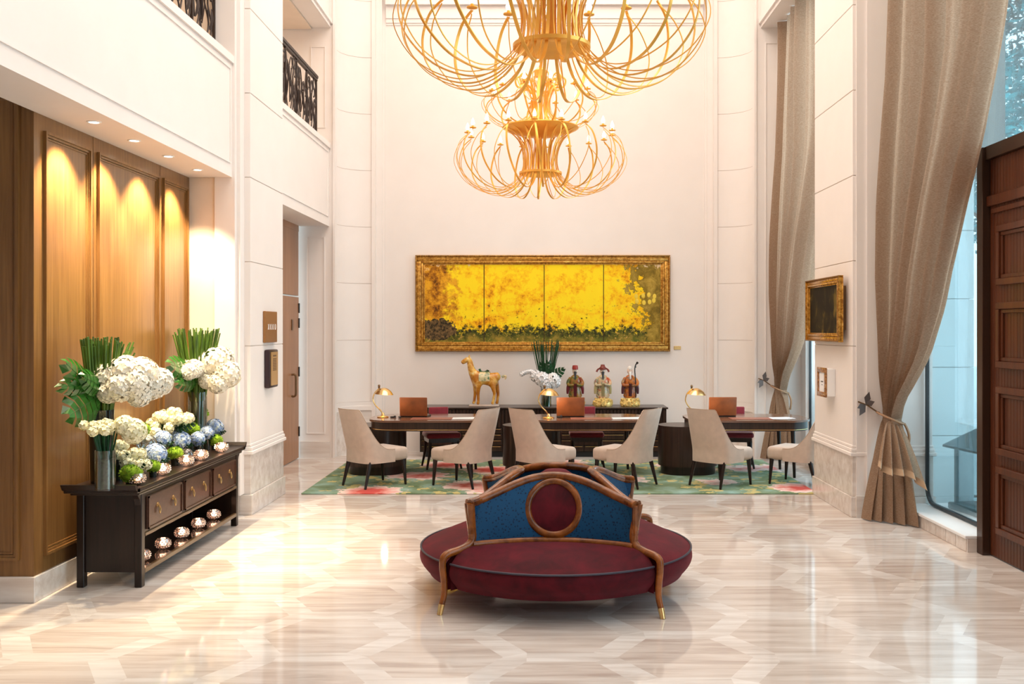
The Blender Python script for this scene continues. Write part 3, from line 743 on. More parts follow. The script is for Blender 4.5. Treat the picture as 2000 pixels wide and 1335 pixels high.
# ================================================================== GUEST CHAIRS
def guest_chair():
    t = thing('guest_chair', '', 'chair', (0, 0, .013))
    # U-shaped shell path, local front = +y
    path = [(-.245, .10), (-.25, 0), (-.25, -.10), (-.235, -.19), (-.18, -.245), (-.09, -.262), (0, -.266), (.09, -.262), (.18, -.245), (.235, -.19), (.25, -.10), (.25, 0), (.245, .10)]
    pp = spline([(x, y, 0) for x, y in path], 6); n = len(pp)-1
    # height along the path
    def hgt(p):
        y = p.y
        k = max(0, min(1, (y+.225)/.325))
        return .405+.45*(1-k)**3.4 if y > -.225 else .855
    cen = Vector((0, -.02, 0))
    def shell(th):
        def F(a, b):
            i = min(n, int(round(a*n))); p = pp[i]; d = (cen-Vector((p.x, p.y, 0))); d = Vector((p.x*.9, p.y+.02, 0)).normalized()
            h = hgt(p); z = .27+(h-.27)*b
            lean = max(0, z-.40)
            q = p-d*th
            return Vector((q.x*(1+.02*lean-.22*max(0, lean)*0.6), q.y-lean*.26, z))
        return F
    bm = BM(); V = grid(bm, shell(0), n, 14); U = grid(bm, shell(.045), n, 14)
    for i in range(n):
        bm.faces.new((V[i][14], V[i+1][14], U[i+1][14], U[i][14])); bm.faces.new((V[i][0], V[i+1][0], U[i+1][0], U[i][0]))
    for i in (0, n):
        for j in range(14): bm.faces.new((V[i][j], V[i][j+1], U[i][j+1], U[i][j]))
    obj('backrest', bm, CREAM, t, angle=60)
    bm = BM(); tube(bm, [V0 for V0 in [shell(.004)(i/n, 1.0)+Vector((0, 0, .002)) for i in range(n+1)]], .005, 6); obj('piping', bm, CREAMP, t)
    bm = BM(); box(bm, -.235, .235, -.21, .30, .275, .42, 0, .045, 4)
    obj('seat', bm, CREAM, t)
    for sx, sy in ((-1, 1), (1, 1), (-1, -1), (1, -1)):
        bm = BM(); x, y = sx*.20, (.245 if sy > 0 else -.20); e = .02 if sy > 0 else .075
        tube(bm, [(x, y, .285), (x+sx*.012, y+sy*e, 0)], [.026, .013], 8); obj('leg', bm, DARKW, t)
    return t
gc = guest_chair()
CH = [(-1.85, 11.03, -45, 'cream guest chair at far left, turned right towards the first desk'),
      (-.86, 11.03, 58, 'cream guest chair right of the first desk, turned left, below the horse statue'),
      (.02, 11.03, -47, 'cream guest chair directly behind the settee, turned right, left of the middle desk'),
      (.93, 11.03, 55, 'cream guest chair turned left, between middle and right desks'),
      (1.98, 11.03, -48, 'cream guest chair in front of the right desk, turned right, hiding the lamp base'),
      (2.88, 11.10, 52, 'cream guest chair partly hidden behind the right pillar')]
for i, (x, y, a, lb) in enumerate(CH):
    if i == 0: gc.location = (x, y, .013); gc.rotation_euler = (0, 0, radians(a)); gc['label'] = lb; gc['group'] = 'cream guest chairs on the rug'
    else: dup(gc, (x, y, .013), radians(a), lb, 'cream guest chairs on the rug')

# ================================================================== DESKS
def desk():
    t = thing('reception_desk', '', 'desk', (0, 0, .013))
    DZ = .672
    bm = BM(); prism(bm, rrect(-.72, .72, -.46, .46, .30, 10), DZ-.024, DZ); obj('desktop', bm, wood('desktop_walnut', (.10, .045, .026), (.22, .11, .07), .18, (2, 40, 40), .6), t, angle=50)
    bm = BM(); prism(bm, rrect(-.70, .70, -.44, .44, .29, 10), DZ-.125, DZ-.024); obj('apron', bm, BROWNW, t, angle=50)
    bm = BM(); prism(bm, rrect(-.706, .706, -.446, .446, .295, 10), DZ-.112, DZ-.106); obj('brass_line', bm, BRASS, t, angle=50)
    bm = BM(); prism(bm, rrect(-1.03, -.32, -.22, .36, .28, 10), .10, .575); obj('drum_pedestal', bm, BROWNW, t, angle=50)
    bm = BM(); prism(bm, rrect(-1.00, -.35, -.19, .33, .25, 10), .0, .10); obj('drum_plinth', bm, DARKW, t, angle=50)
    for y in (-.36, .34):
        bm = BM(); tube(bm, [(.48, y, DZ-.12), (.50, y, 0)], [.026, .016], 10); obj('leg', bm, DARKW, t)
    return t
dk = desk(); DX = (-1.31, .56, 2.43)
DN = ('left', 'middle', 'right')
dk.location = (DX[0], 11.90, .013); dk['label'] = 'left dark walnut desk with rounded ends and drum pedestal'; dk['group'] = 'walnut reception desks'
for i in (1, 2): dup(dk, (DX[i], 11.90, .013), 0, DN[i]+' dark walnut desk with rounded ends and drum pedestal', 'walnut reception desks')
TZ = .686
# lamps
def lamp():
    t = thing('desk_lamp', '', 'lamp', (0, 0, TZ))
    bm = BM(); lathe(bm, [(0, 0), (.068, 0), (.070, .008), (.055, .016), (.022, .022), (.018, .045), (.012, .055), (0, .055)], 28); obj('base', bm, BRASS, t)
    pts = spline([(0, 0, .04), (-.03, 0, .085), (-.085, 0, .14), (-.118, 0, .21), (-.10, 0, .285), (-.055, 0, .335), (-.035, 0, .352)], 6)
    bm = BM(); tube(bm, pts, .0075, 8); obj('arm', bm, BRASS, t)
    bm = BM(); lathe(bm, [(0, .078), (.018, .076), (.045, .066), (.085, .040), (.112, .004), (.116, 0), (.110, .001), (.082, .035), (.044, .060), (0, .070)], 32, (0, 0, 0))
    bmesh.ops.rotate(bm, verts=bm.verts[:], cent=(0,0,0), matrix=Matrix.Rotation(radians(4), 3, 'Y'))
    sh = obj('lamp_shade', bm, BRASS, t, loc=(.01, 0, .275))
    bm = BM(); lathe(bm, [(0, 0), (.014, .004), (.012, .02), (.016, .03), (.008, .045), (0, .046)], 12); obj('finial', bm, BRONZE, t, loc=(-.045, 0, .345))
    bm = BM(); ball(bm, (0,0,0), .034, 2); b = obj('bulb', bm, LAMPB, t, loc=(.02, 0, .305))
    l = bpy.data.lights.new('desk_lamp_glow', 'POINT'); l.energy = 5; l.color = (1, .8, .55); l.shadow_soft_size = .03
    lo = bpy.data.objects.new('desk_lamp_glow', l); COL.objects.link(lo); lo.parent = t; lo.location = (.02, 0, .255)
    return t
lp = lamp(); LP = [(-1.89, 11.85), (.08, 11.72), (1.82, 11.78)]
for i, (x, y) in enumerate(LP):
    lb = 'brass dome desk lamp with curved arm on the '+DN[i]+' desk'
    if i == 0: lp.location = (x, y, TZ); lp['label'] = lb; lp['group'] = 'brass desk lamps'
    else: dup(lp, (x, y, TZ), 0, lb, 'brass desk lamps')
# leather-backed screens
def screen():
    t = thing('leather_laptop', '', 'laptop', (0, 0, TZ))
    bm = BM(); box(bm, -.165, .165, 0.0, .22, 0, .016, 0, .004, 1); obj('keyboard_base', bm, BLACK, t, smooth=False)
    bm = BM(); box(bm, -.168, .168, -.010, .010, .0, .225, 0, .008, 2)
    bmesh.ops.rotate(bm, verts=bm.verts[:], cent=(0,0,0), matrix=Matrix.Rotation(radians(6), 3, 'X'))
    obj('leather_lid', bm, LEATH, t, loc=(0, 0, .012))
    return t
sc = screen(); SC = [(-1.53, 11.90, -6), (.345, 11.9, 0), (2.17, 11.95, 3)]
for i, (x, y, a) in enumerate(SC):
    lb = 'brown leather-backed open laptop on the '+DN[i]+' desk'
    if i == 0: sc.location = (x, y, TZ); sc.rotation_euler = (0, 0, radians(a)); sc['label'] = lb; sc['group'] = 'leather laptops'
    else: dup(sc, (x, y, TZ), radians(a), lb, 'leather laptops')
for i in range(3):
    bm = BM()
    for k in range(3):
        c, s = cos(.12*k), sin(.12*k); w, h = .148, .105
        pr = [(c*a-s*b+.04*k, s*a+c*b+.01*k) for a, b in ((-w,-h),(w,-h),(w,h),(-w,h))]; prism(bm, pr, .001*k, .001*k+.0008)
    o = obj('paper_sheets', bm, PAPER, smooth=False, loc=((DX[0]+.36, .56+.42, 2.43+.3)[i], 11.72, TZ)); tag(o, 'loose white paper sheets on the '+DN[i]+' desk', 'paper', 'papers on the desks')
    bm = BM(); box(bm, -.24, .24, -.13, .13, 0, .004, 0, .0015, 1)
    o = obj('desk_blotter', bm, plain('rose_leather', (.30, .11, .07), .4), smooth=False, loc=(DX[i]+.02, 11.68, TZ)); tag(o, 'thin brown leather blotter on the '+DN[i]+' desk', 'desk pad', 'leather desk pads')
    bm = BM(); box(bm, -.035, .035, -.015, .015, 0, .018, 0, .006, 2); ball(bm, (.02, 0, .02), .014, 1)
    o = obj('stapler', bm, BLACK, loc=(LP[i][0]+.13, 11.80, TZ)); tag(o, 'small black stapler beside the lamp on the '+DN[i]+' desk', 'stapler', 'staplers')
t = thing('mouse', 'small black computer mouse beside the laptop on the left desk', 'mouse', (-1.68, 11.78, TZ)); bm = BM(); ball(bm, (0, 0, .012), .03, 2, s=(.7, 1.1, .42)); obj('shell', bm, BLACK, t); bm = BM(); tube(bm, [(0, -.004, .024), (0, -.012, .0225)], .003, 6); obj('scroll_wheel', bm, SILVER, t)

# staff chairs
def staff():
    t = thing('staff_chair', '', 'chair', (0, 0, .013))
    bm = BM(); box(bm, -.215, .215, -.2, .2, .375, .445, 0, .03, 4); obj('seat', bm, REDF, t)
    bm = BM(); box(bm, -.19, .19, -.18, .18, .325, .375); obj('seat_rail', bm, DARKW, t, smooth=False)
    bm = BM(); box(bm, -.125, .125, .20, .235, .60, .735, 0, .014, 3); obj('backrest', bm, REDF, t)
    for s in (-1, 1):
        bm = BM(); tube(bm, [(s*.11, .175, .34), (s*.11, .215, .64)], .013, 8); obj('back_post', bm, DARKW, t)
        for q in (-1, 1):
            bm = BM(); tube(bm, [(s*.17, q*.16, .34), (s*.175, q*.165, .2), (s*.215, q*.19, 0)], [.024, .013], 8); obj('leg', bm, DARKW, t)
    return t
st = staff(); SX = [(-1.25, 12.42, 16), (.56, 12.5, 0), (2.43, 12.48, -8)]
for i, (x, y, a) in enumerate(SX):
    lb = 'crimson upholstered staff chair tucked behind the '+DN[i]+' desk'
    if i == 0: st.location = (x, y, .013); st.rotation_euler = (0, 0, radians(a)); st['label'] = lb; st['group'] = 'crimson staff chairs'
    else: dup(st, (x, y, .013), radians(a), lb, 'crimson staff chairs')

# ================================================================== CREDENZA
t = thing('credenza', 'long dark walnut credenza with ribbed front below the painting', 'sideboard', (0.02, 13.73, 0))
CZ = .675
bm = BM(); box(bm, -1.69, 1.69, -.28, .26, CZ-.022, CZ, 0, .004, 1); obj('countertop', bm, BROWNW, t, smooth=False)
bm = BM(); box(bm, -1.67, 1.67, -.24, .25, .07, CZ-.022); obj('body', bm, DARKW, t, smooth=False)
bm = BM(); box(bm, -1.63, 1.63, -.21, .2, 0, .07); obj('plinth', bm, BLACK, t, smooth=False)
bm = BM()
for k in range(70):
    x = -1.66+k*.0475; box(bm, x, x+.040, -.262, -.24, .40, CZ-.03, 0, .005, 1)
obj('ribbed_panel', bm, BROWNW, t, smooth=False)
for k in range(6):
    x0 = -1.66+k*.5534
    for j in range(4):
        z0 = .085+j*.078
        bm = BM(); box(bm, x0+.006, x0+.547, -.262, -.24, z0, z0+.066, 0, .003, 1); d = obj('drawer', bm, BROWNW, t, smooth=False)
        bm = BM(); box(bm, x0+.02, x0+.53, -.268, -.262, z0+.056, z0+.064); obj('brass_pull', bm, BRASS, d, smooth=False)
CTZ = CZ

# horse statue
def skin_mesh(name, pts, edges, radii, mat, parent, sub=2):
    me = bpy.data.meshes.new(name); me.from_pydata(pts, edges, []); o = bpy.data.objects.new(name, me); COL.objects.link(o); o.parent = parent
    me.materials.append(mat)
    sk = o.modifiers.new('skin', 'SKIN'); sk.use_smooth_shade = True
    for v, r in zip(me.skin_vertices[0].data, radii): v.radius = (r, r) if isinstance(r, (int, float)) else r
    me.skin_vertices[0].data[0].use_root = True
    ss = o.modifiers.new('sub', 'SUBSURF'); ss.levels = sub; ss.render_levels = sub
    return o
HG = glaze('amber_glaze', [(.30, (.34, .10, .01)), (.5, (.55, .21, .02)), (.62, (.82, .50, .12)), (.70, (.80, .70, .40))])
t = thing('horse_statue', 'amber glazed ceramic horse statue facing left on the credenza', 'statue', (-.79, 13.68, CTZ+.0))
P_ = [(.10, 0, .36), (0, 0, .352), (-.10, 0, .37), (-.155, 0, .43), (-.175, 0, .51), (-.185, 0, .575), (-.205, 0, .60), (-.245, 0, .575), (-.27, 0, .555), (.17, 0, .375), (.21, 0, .36)]
E_ = [(0,1),(1,2),(2,3),(3,4),(4,5),(5,6),(6,7),(7,8),(0,9),(9,10)]
R_ = [.075, .072, .078, .055, .037, .034, .036, .026, .021, .062, .03]
for (x, y, kx, fx) in ((-.115, .045, -.118, -.13), (-.075, -.045, -.075, -.07), (.15, .045, .175, .165), (.11, -.045, .135, .115)):
    i = len(P_); P_ += [(x, y, .27), (kx, y, .16), (fx, y, .06), (fx-.012, y, .022)]
    R_ += [(.038), .021, .017, .026]
    E_ += [((2 if x < 0 else 0), i), (i, i+1), (i+1, i+2), (i+2, i+3)]
P_[7:9] = [(-.25, 0, .572), (-.292, 0, .545)]; R_[6:9] = [.045, .034, .026]; R_[4] = .043; R_[5] = .04
skin_mesh('horse_body', P_, E_, R_, HG, t)
bm = BM(); box(bm, -.19, .19, -.085, .085, 0, .018, 0, .006, 2); obj('base_slab', bm, CREAM, t)
GG = glaze('green_cream_glaze', [(.36, (.05, .16, .08)), (.48, (.55, .50, .28)), (.6, (.80, .62, .35))], 16)
bm = BM()
grid(bm, lambda a, b: Vector((-.065+.14*a, .084*cos(pi*(b*1.16-.08)), .345+.095*sin(pi*(b*1.16-.08)))), 8, 14)
obj('saddle_cloth', bm, GG, t)
bm = BM(); tube(bm, spline([(-.06, 0, .475), (-.045, 0, .44), (.0, 0, .43), (.04, 0, .445), (.05, 0, .46)], 4), [.014, .018], 8); obj('saddle', bm, DGREEN, t)
bm = BM(); tube(bm, spline([(-.19, 0, .625), (-.155, 0, .57), (-.135, 0, .50), (-.11, 0, .44)], 4), [.010, .012], 8); obj('mane', bm, GG, t)
bm = BM(); tube(bm, spline([(.225, 0, .37), (.265, 0, .385), (.275, 0, .365), (.26, 0, .345)], 4), [.016, .012], 8); obj('tail', bm, GG, t)
for s in (-1, 1): bm = BM(); lathe(bm, [(.010, 0), (.008, .02), (0, .035)], 8, (-.19, s*.02, .62)); obj('ear', bm, HG, t)
t.scale = (1.08, 1.08, 1.08)

# three robed ceramic figures
def figure(x, robe, sash, hat, beard, lb, hatf, staff_=False, s=1):
    t = thing('robed_figurine', lb, 'figurine', (x, 13.70, CTZ), 0, None)
    bm = BM(); rr = random.Random(int(x*100)+50)
    lathe(bm, [(0, 0), (.125, 0), (.135, .03), (.12, .07), (.095, .11), (0, .12)], 20, sy=.7)
    for k in range(60):
        a = rr.uniform(0, 2*pi); z = rr.uniform(.015, .105); r = .122-.25*max(0, z-.06); ball(bm, (r*cos(a), r*.72*sin(a), z), rr.uniform(.014, .024), 1)
    obj('rock_base', bm, plain('gilt_cream_glaze', (.85, .58, .20), .3, .3, var=.3, vscale=18), t)
    bm = BM()
    prof = [(.0, .115), (.085, .118), (.088, .15), (.075, .22), (.072, .28), (.080, .33), (.078, .38), (.05, .415), (.026, .43), (.024, .445), (.036, .46), (.040, .485), (.036, .51), (.02, .528), (0, .53)]
    n = 28; rings = []
    for r, z in prof:
        ring = []
        for i in range(n):
            a = 2*pi*i/n; k = 1+(.09*sin(7*a+z*20) if .14 < z < .33 else 0)
            ring.append(bm.verts.new((r*k*cos(a), r*k*.68*sin(a), z)))
        rings.append(ring)
    for A, B in zip(rings, rings[1:]):
        for i in range(n):
            f = bm.faces.new((A[i], A[(i+1)%n], B[(i+1)%n], B[i])); f.material_index = 1 if prof[rings.index(B)][1] > .435 else 0
    # arms meeting at the waist inside wide sleeves
    for sd in (-1, 1): tube(bm, spline([(sd*.062, 0, .385), (sd*.100, -.02, .33), (sd*.085, -.055, .29), (sd*.02, -.075, .295)], 4), [.026, .018], 8)
    # nose and eyes on the face
    ball(bm, (0, -.030, .484), .007, 1, mi=1)
    obj('robed_body', bm, [robe, plain('porcelain_skin', (.85, .66, .55), .3)], t)
    for sd in (-1, 1):
        bm = BM(); tube(bm, spline([(sd*.085, -.03, .30), (sd*.100, -.03, .24), (sd*.105, -.02, .17)], 4), [.030, .014], 8, flat=.5); obj('sleeve', bm, sash, t)
        bm = BM(); ball(bm, (sd*.013, -.029, .492), .0035, 1); obj('eye', bm, BLACK, t)
    bm = BM(); grid(bm, lambda a, b: Vector(((a-.5)*.05*(1-.2*b), -.064-.004*sin(a*pi), .31-.17*b)), 4, 8)
    bmesh.ops.solidify(bm, geom=bm.faces[:], thickness=.006); obj('sash', bm, sash, t)
    bm = BM(); tube(bm, spline([(0, -.028, .468), (0, -.05, .43), (0, -.062, .37)], 4), [.022, .006], 8); obj('beard', bm, beard, t)
    bm = BM()
    if hatf == 0: lathe(bm, [(.040, .505), (.042, .53), (.034, .56), (0, .565)], 16)
    elif hatf == 1:
        lathe(bm, [(.043, .50), (.045, .53), (.03, .55), (.028, .57), (0, .575)], 16)
        for sd in (-1, 1): tube(bm, spline([(sd*.04, 0, .52), (sd*.07, 0, .50), (sd*.085, 0, .47)], 4), [.01, .014], 6, flat=.5)
    else: ball(bm, (0, 0, .515), .034, 2, s=(1, .9, 1.15))
    obj('hat' if hatf < 2 else 'bald_crown', bm, hat, t)
    if staff_:
        bm = BM(); tube(bm, spline([(.075, -.06, .12), (.07, -.07, .35), (.06, -.06, .50), (.075, -.05, .57), (.1, -.05, .60)], 4), [.008, .009], 8)
        ball(bm, (.095, -.05, .595), .02, 1); ball(bm, (.07, -.05, .54), .014, 1); obj('staff', bm, DARKW, t)
    return t
RB1 = glaze('maroon_green_glaze', [(.38, (.22, .025, .02)), (.5, (.32, .16, .03)), (.6, (.10, .14, .03)), (.7, (.05, .02, .02))], 12)
RB2 = glaze('red_cream_glaze', [(.38, (.50, .06, .02)), (.5, (.65, .50, .30)), (.6, (.25, .28, .20)), (.7, (.30, .05, .04))], 12)
RB3 = glaze('orange_brown_glaze', [(.38, (.62, .22, .02)), (.5, (.50, .14, .03)), (.6, (.16, .07, .04)), (.7, (.60, .40, .20))], 12)
figure(.46, RB1, plain('maroon', (.18, .02, .03), .3), plain('red_hat', (.35, .04, .03), .3), BLACK, 'maroon and green robed ceramic figurine, left of the three, behind the laptop', 0)
figure(.84, RB2, plain('olive_cream', (.50, .42, .2), .3), plain('brown_hat', (.22, .04, .03), .3), BLACK, 'red robed ceramic figurine with winged hat, middle of the three', 1)
figure(1.215, RB3, plain('dark_plum', (.10, .03, .04), .3), plain('white_glaze', (.85, .8, .75), .3), plain('white_beard', (.85, .82, .78), .4), 'orange robed bald ceramic figurine holding a staff, right of the three', 2, True)

# ================================================================== FLOWERS
def floret(bm, p, n, s, petals=5, mi=0):
    n = n.normalized(); a = n.orthogonal().normalized(); b = n.cross(a); ph = random.uniform(0, 6)
    c = bm.verts.new(p+n*s*.05)
    for k in range(petals):
        th = ph+2*pi*k/petals; d = a*cos(th)+b*sin(th); e = a*cos(th+.55)+b*sin(th+.55); g = a*cos(th-.55)+b*sin(th-.55)
        f = bm.faces.new((c, bm.verts.new(p+g*s*.62+n*s*.30), bm.verts.new(p+d*s+n*s*.22), bm.verts.new(p+e*s*.62+n*s*.30))); f.material_index = mi
def bloom(bm, c, r, count, size, s=(1,1,1), core=True, mi=0):
    c = Vector(c); count = int(count*1.7)
    if core: ball(bm, c, r*.78, 2, .05, s, mi)
    for i in range(count):
        z = 1-2*(i+.5)/count; q = sqrt(1-z*z); ph = i*2.39996
        n = Vector((q*cos(ph), q*sin(ph), z)); floret(bm, c+Vector((n.x*s[0], n.y*s[1], n.z*s[2]))*r*random.uniform(.92, 1.06), n, size*random.uniform(.8, 1.15), mi=mi)
def moss(bm, c, r, s=(1, 1, .8)):
    c = Vector(c); ball(bm, c, r*.9, 3, .06, s)
    for i in range(260):
        n = Vector((random.gauss(0,1), random.gauss(0,1), random.gauss(0,1))).normalized(); p = c+Vector((n.x*s[0], n.y*s[1], n.z*s[2]))*r*.88
        a = n.orthogonal().normalized()*r*.09; bm.faces.new([bm.verts.new(p+a), bm.verts.new(p-a), bm.verts.new(p+n*r*.2+a.cross(n)*.6)])
def reeds(bm, c, r0, r1, z0, z1, n, rad=.006):
    for k in range(n):
        a = random.uniform(0, 2*pi); q = sqrt(random.random()); e = random.uniform(.9, 1.03)
        p0 = Vector((c[0]+r0*q*cos(a), c[1]+r0*q*sin(a), z0)); p1 = Vector((c[0]+r1*q*cos(a), c[1]+r1*q*sin(a), z0+(z1-z0)*e))
        tube(bm, [p0, p0.lerp(p1, .5)+Vector((random.uniform(-.006,.006), 0, 0)), p1], [rad, rad*.7], 5)
def monstera(bm, base, tip, width, droop=.05):
    base, tip = Vector(base), Vector(tip); ax = tip-base; L = ax.length; ax.normalize()
    side = ax.cross(Vector((1, -.35, .3) if abs(ax.y) > .6 else (0, -1, .35))).normalized(); nn = side.cross(ax)
    for s in (-1, 1):
        for k in range(6):
            t0, t1 = k/6, (k+.86)/6
            def w(t): return width*(sin(pi*min(1, .12+t*.88))**.6)
            o0, o1 = base+ax*L*t0, base+ax*L*t1
            e0 = o0+side*s*w(t0+.05)+ax*L*.10-nn*droop*.6; e1 = o1+side*s*w(t1)+ax*L*.10-nn*droop*.6
            m0, m1 = (o0+e0)/2+nn*.015, (o1+e1)/2+nn*.015
            V = [bm.verts.new(v) for v in (o0, o1, m0, m1, e0, e1)]
            bm.faces.new((V[0], V[1], V[3], V[2])); bm.faces.new((V[2], V[3], V[5], V[4]))
    tube(bm, [base-ax*.05, base, tip], [.006, .002], 5)
def vase(parent, r, h, mat, taper=1.0, name='vase', c=(0,0,0), solid=True):
    bm = BM(); lathe(bm, [(0, 0), (r*taper, 0), (r, h), (r*.93, h), (r*taper*.93, .01), (0, .01)], 24, c); return obj(name, bm, mat, parent)

TT = .690   # console top
# orchid vase on the credenza
t = thing('orchid_arrangement', 'tall green reeds and white orchids in a glass vase on the credenza', 'flower arrangement', (.06, 13.62, CTZ))
vase(t, .075, .27, VGLASS)
bm = BM(); reeds(bm, (0, 0), .05, .062, .01, .26, 40, .010); obj('stems', bm, DGREEN, t)
bm = BM(); reeds(bm, (0, 0), .05, .21, .22, .90, 44, .006); obj('reeds', bm, DGREEN, t)
for tip in ((.24, -.08, .52), (.03, -.16, .62), (-.06, -.1, .6), (.16, -.12, .42)):
    bm = BM(); monstera(bm, (0.02, -.03, .36), tip, .075, .02); obj('leaf', bm, DGREEN, t, smooth=False)
bm = BM()
for c, r in (((-.05, -.09, .38), .085), ((.09, -.09, .36), .09), ((0, -.12, .31), .06), ((-.14, -.06, .42), .06)): bloom(bm, c, r, 22, .052, core=False)
for k in range(8): bloom(bm, (-.16-.025*k, -.05, .47-.002*k*k+.01*k), .022, 7, .024)
obj('orchids', bm, plain('pure_white_petal', (.92, .92, .94), .55), t)

# ---- console table
t = thing('console_table', 'dark lacquered altar console table with three drawers and lower shelf', 'console table', (-2.915, 7.775, 0))
bm = BM(); box(bm, -.245, .245, -1.20, 1.20, TT-.035, TT, 0, .006, 2)
for s in (-1, 1):
    pts = [(s*1.16, TT-.035), (s*1.22, TT-.01), (s*1.245, TT+.028), (s*1.225, TT+.03), (s*1.19, TT+.004), (s*1.15, TT)]
    prism(bm, pts if s > 0 else pts[::-1], -.245, .245, 0, lambda a, b, h: (h, a, b))
obj('tabletop', bm, DARKW, t, smooth=False)
bm = BM(); box(bm, -.21, .215, -1.04, 1.06, .345, TT-.035); box(bm, -.23, .232, -1.14, 1.14, TT-.058, TT-.035, 0, .008, 2); obj('drawer_case', bm, DARKW, t, smooth=False)
for sx in (-1, 1):
    for sy in (-1, 1):
        bm = BM(); x, y = sx*.195, sy*1.04
        box(bm, x-.025, x+.025, y-.028, y+.028, 0, TT-.04, 0, .004, 1)
        if sx > 0: prism(bm, [(y, .50), (y, TT-.045), (y-.0+sy*.10, TT-.045), (y+sy*.05, .60)] if sy < 0 else [(y, .50), (y+.05, .60), (y+.1, TT-.045), (y, TT-.045)], x-.02, x+.02, 0, lambda a, b, h: (h, a, b))
        obj('leg', bm, DARKW, t, smooth=False)
for s in (-1, 1):
    bm = BM(); box(bm, -.18, .18, s*1.04-.008, s*1.04+.008, .10, TT-.05); obj('end_panel', bm, DARKW, t, smooth=False)
bm = BM(); box(bm, -.20, .20, -1.03, 1.03, .10, .115); obj('shelf', bm, plain('lacquer_shelf', (.03, .016, .01), .06, coat=1), t, smooth=False)
SHR = wood('shelf_rail_wood', (.09, .05, .02), (.16, .09, .035), .3, (3, 3, 50), .4)
bm = BM(); box(bm, .195, .222, -1.01, 1.01, .085, .118, 0, .004, 1); obj('shelf_rail', bm, SHR, t, smooth=False)
bm = BM(); box(bm, .20, .224, -1.01, 1.01, .335, .36, 0, .004, 1); obj('middle_rail', bm, SHR, t, smooth=False)
bm = BM(); box(bm, -.20, -.19, -1.03, 1.03, .10, .36); obj('back_panel', bm, DARKW, t, smooth=False)
for y0, y1 in ((6.80, 7.44), (7.50, 8.08), (8.14, 8.74)):
    a, b = y0-7.775, y1-7.775
    bm = BM(); box(bm, .205, .226, a, b, .375, .60, 0, .004, 1)
    for q in ((a, b, .375, .388), (a, b, .587, .60), (a, a+.013, .375, .60), (b-.013, b, .375, .60)): box(bm, .226, .234, *q)
    d = obj('drawer', bm, wood('drawer_walnut', (.05, .02, .012), (.10, .042, .024), .3, (3, 30, 50), .4), t, smooth=False)
    for f in (.27, .73):
        y = a+(b-a)*f; bm = BM(); lathe(bm, [(0, 0), (.018, 0), (.016, .006), (0, .008)], 12)
        bmesh.ops.rotate(bm, verts=bm.verts[:], cent=(0,0,0), matrix=Matrix.Rotation(pi/2, 3, 'Y'))
        for v in bm.verts: v.co += Vector((.226, y, .515))
        tube(bm, spline([(.236, y-.006, .51), (.242, y-.015, .48), (.242, y, .455), (.242, y+.015, .48), (.236, y+.006, .51)], 4), .004, 6)
        obj('drop_handle', bm, plain('aged_brass', (.45, .28, .11), .35, .9), d)

# candle bowls
def bowl():
    t = thing('tealight_bowl', '', 'candle holder', (0, 0, 0))
    bm = BM(); n = 16
    prof = [(.018, 0), (.042, .012), (.055, .035), (.055, .055), (.044, .08), (.040, .08), (.050, .055), (.050, .036), (.038, .016), (0, .012)]
    lathe(bm, prof, n)
    obj('faceted_glass', bm, glass_mat('cut_glass', (.98, .88, .84), .28, .12), t, smooth=False)
    bm = BM()
    for j, z in enumerate((.02, .034, .048, .062)):
        r = lerp([(0, .02), (.02, .047), (.035, .056), (.055, .056), (.08, .044)], z)
        for i in range(14):
            a = 2*pi*(i+.5*(j%2))/14; ball(bm, (r*cos(a), r*sin(a), z), .0055, 1)
    obj('cut_beads', bm, SILVER, t)
    bm = BM(); lathe(bm, [(0, .014), (.019, .014), (.019, .030), (0, .030)], 14); cd = obj('tealight', bm, WAX, t)
    bm = BM(); lathe(bm, [(0, .028), (.024, .036), (.020, .056), (.006, .074), (0, .076)], 12); obj('flame', bm, TEAL_L, cd)
    return t
bw = bowl()
BP = [((-2.80, 6.98+.38*k, .115), 'cut glass tealight bowl on the console lower shelf, '+w, 'tealight bowls on the lower shelf') for k, w in enumerate(('nearest and half hidden by the leg', 'second from the near end', 'middle of the row', 'fourth from the near end', 'farthest from the camera'))]
BP += [((-2.735, y, TT), 'cut glass tealight bowl on the console top front edge, '+w, 'tealight bowls along the console top') for y, w in ((6.73, 'nearest the camera'), (7.18, 'second, below the green moss'), (7.66, 'third, beside the clear glass globe'), (7.99, 'fourth from the near end'), (8.50, 'farthest, near the pillar'))]
for i, (p, lb, g) in enumerate(BP):
    if i == 0: bw.location = p; bw['label'] = lb; bw['group'] = g
    else: dup(bw, p, random.uniform(0, 1), lb, g)

def dpt(px, x): return x*1944/(px-1058)      # depth on a plane x = const
def at(px, x): return (x, dpt(px, x))
# tall left arrangement
x, y = at(198, -3.02)
t = thing('tall_arrangement', 'tall dark vase of reeds, monstera leaves and white orchids, left', 'flower arrangement', (x, y, TT))
vase(t, .085, .50, DGLASS, .8)
bm = BM(); reeds(bm, (0, 0), .07, .13, .45, .985, 95, .0085); 
for k in range(34):
    a = random.uniform(-.6, .6); p0 = Vector((.02, .02, .5)); tube(bm, [p0, Vector((.06+.11*random.random(), .05+.12*random.random(), .86+.11*random.random()))], .006, 5)
obj('reeds', bm, REED, t)
for b, tip, w in (((0, -.06, .62), (-.04, -.42, .83), .11), ((.02, -.08, .60), (-.02, -.42, .50), .14), ((0, -.04, .70), (-.05, -.46, .68), .07), ((.04, -.06, .66), (.02, -.30, .74), .09)):
    bm = BM(); monstera(bm, b, tip, w, .05); obj('monstera_leaf', bm, GREEN, t, smooth=False)
bm = BM()
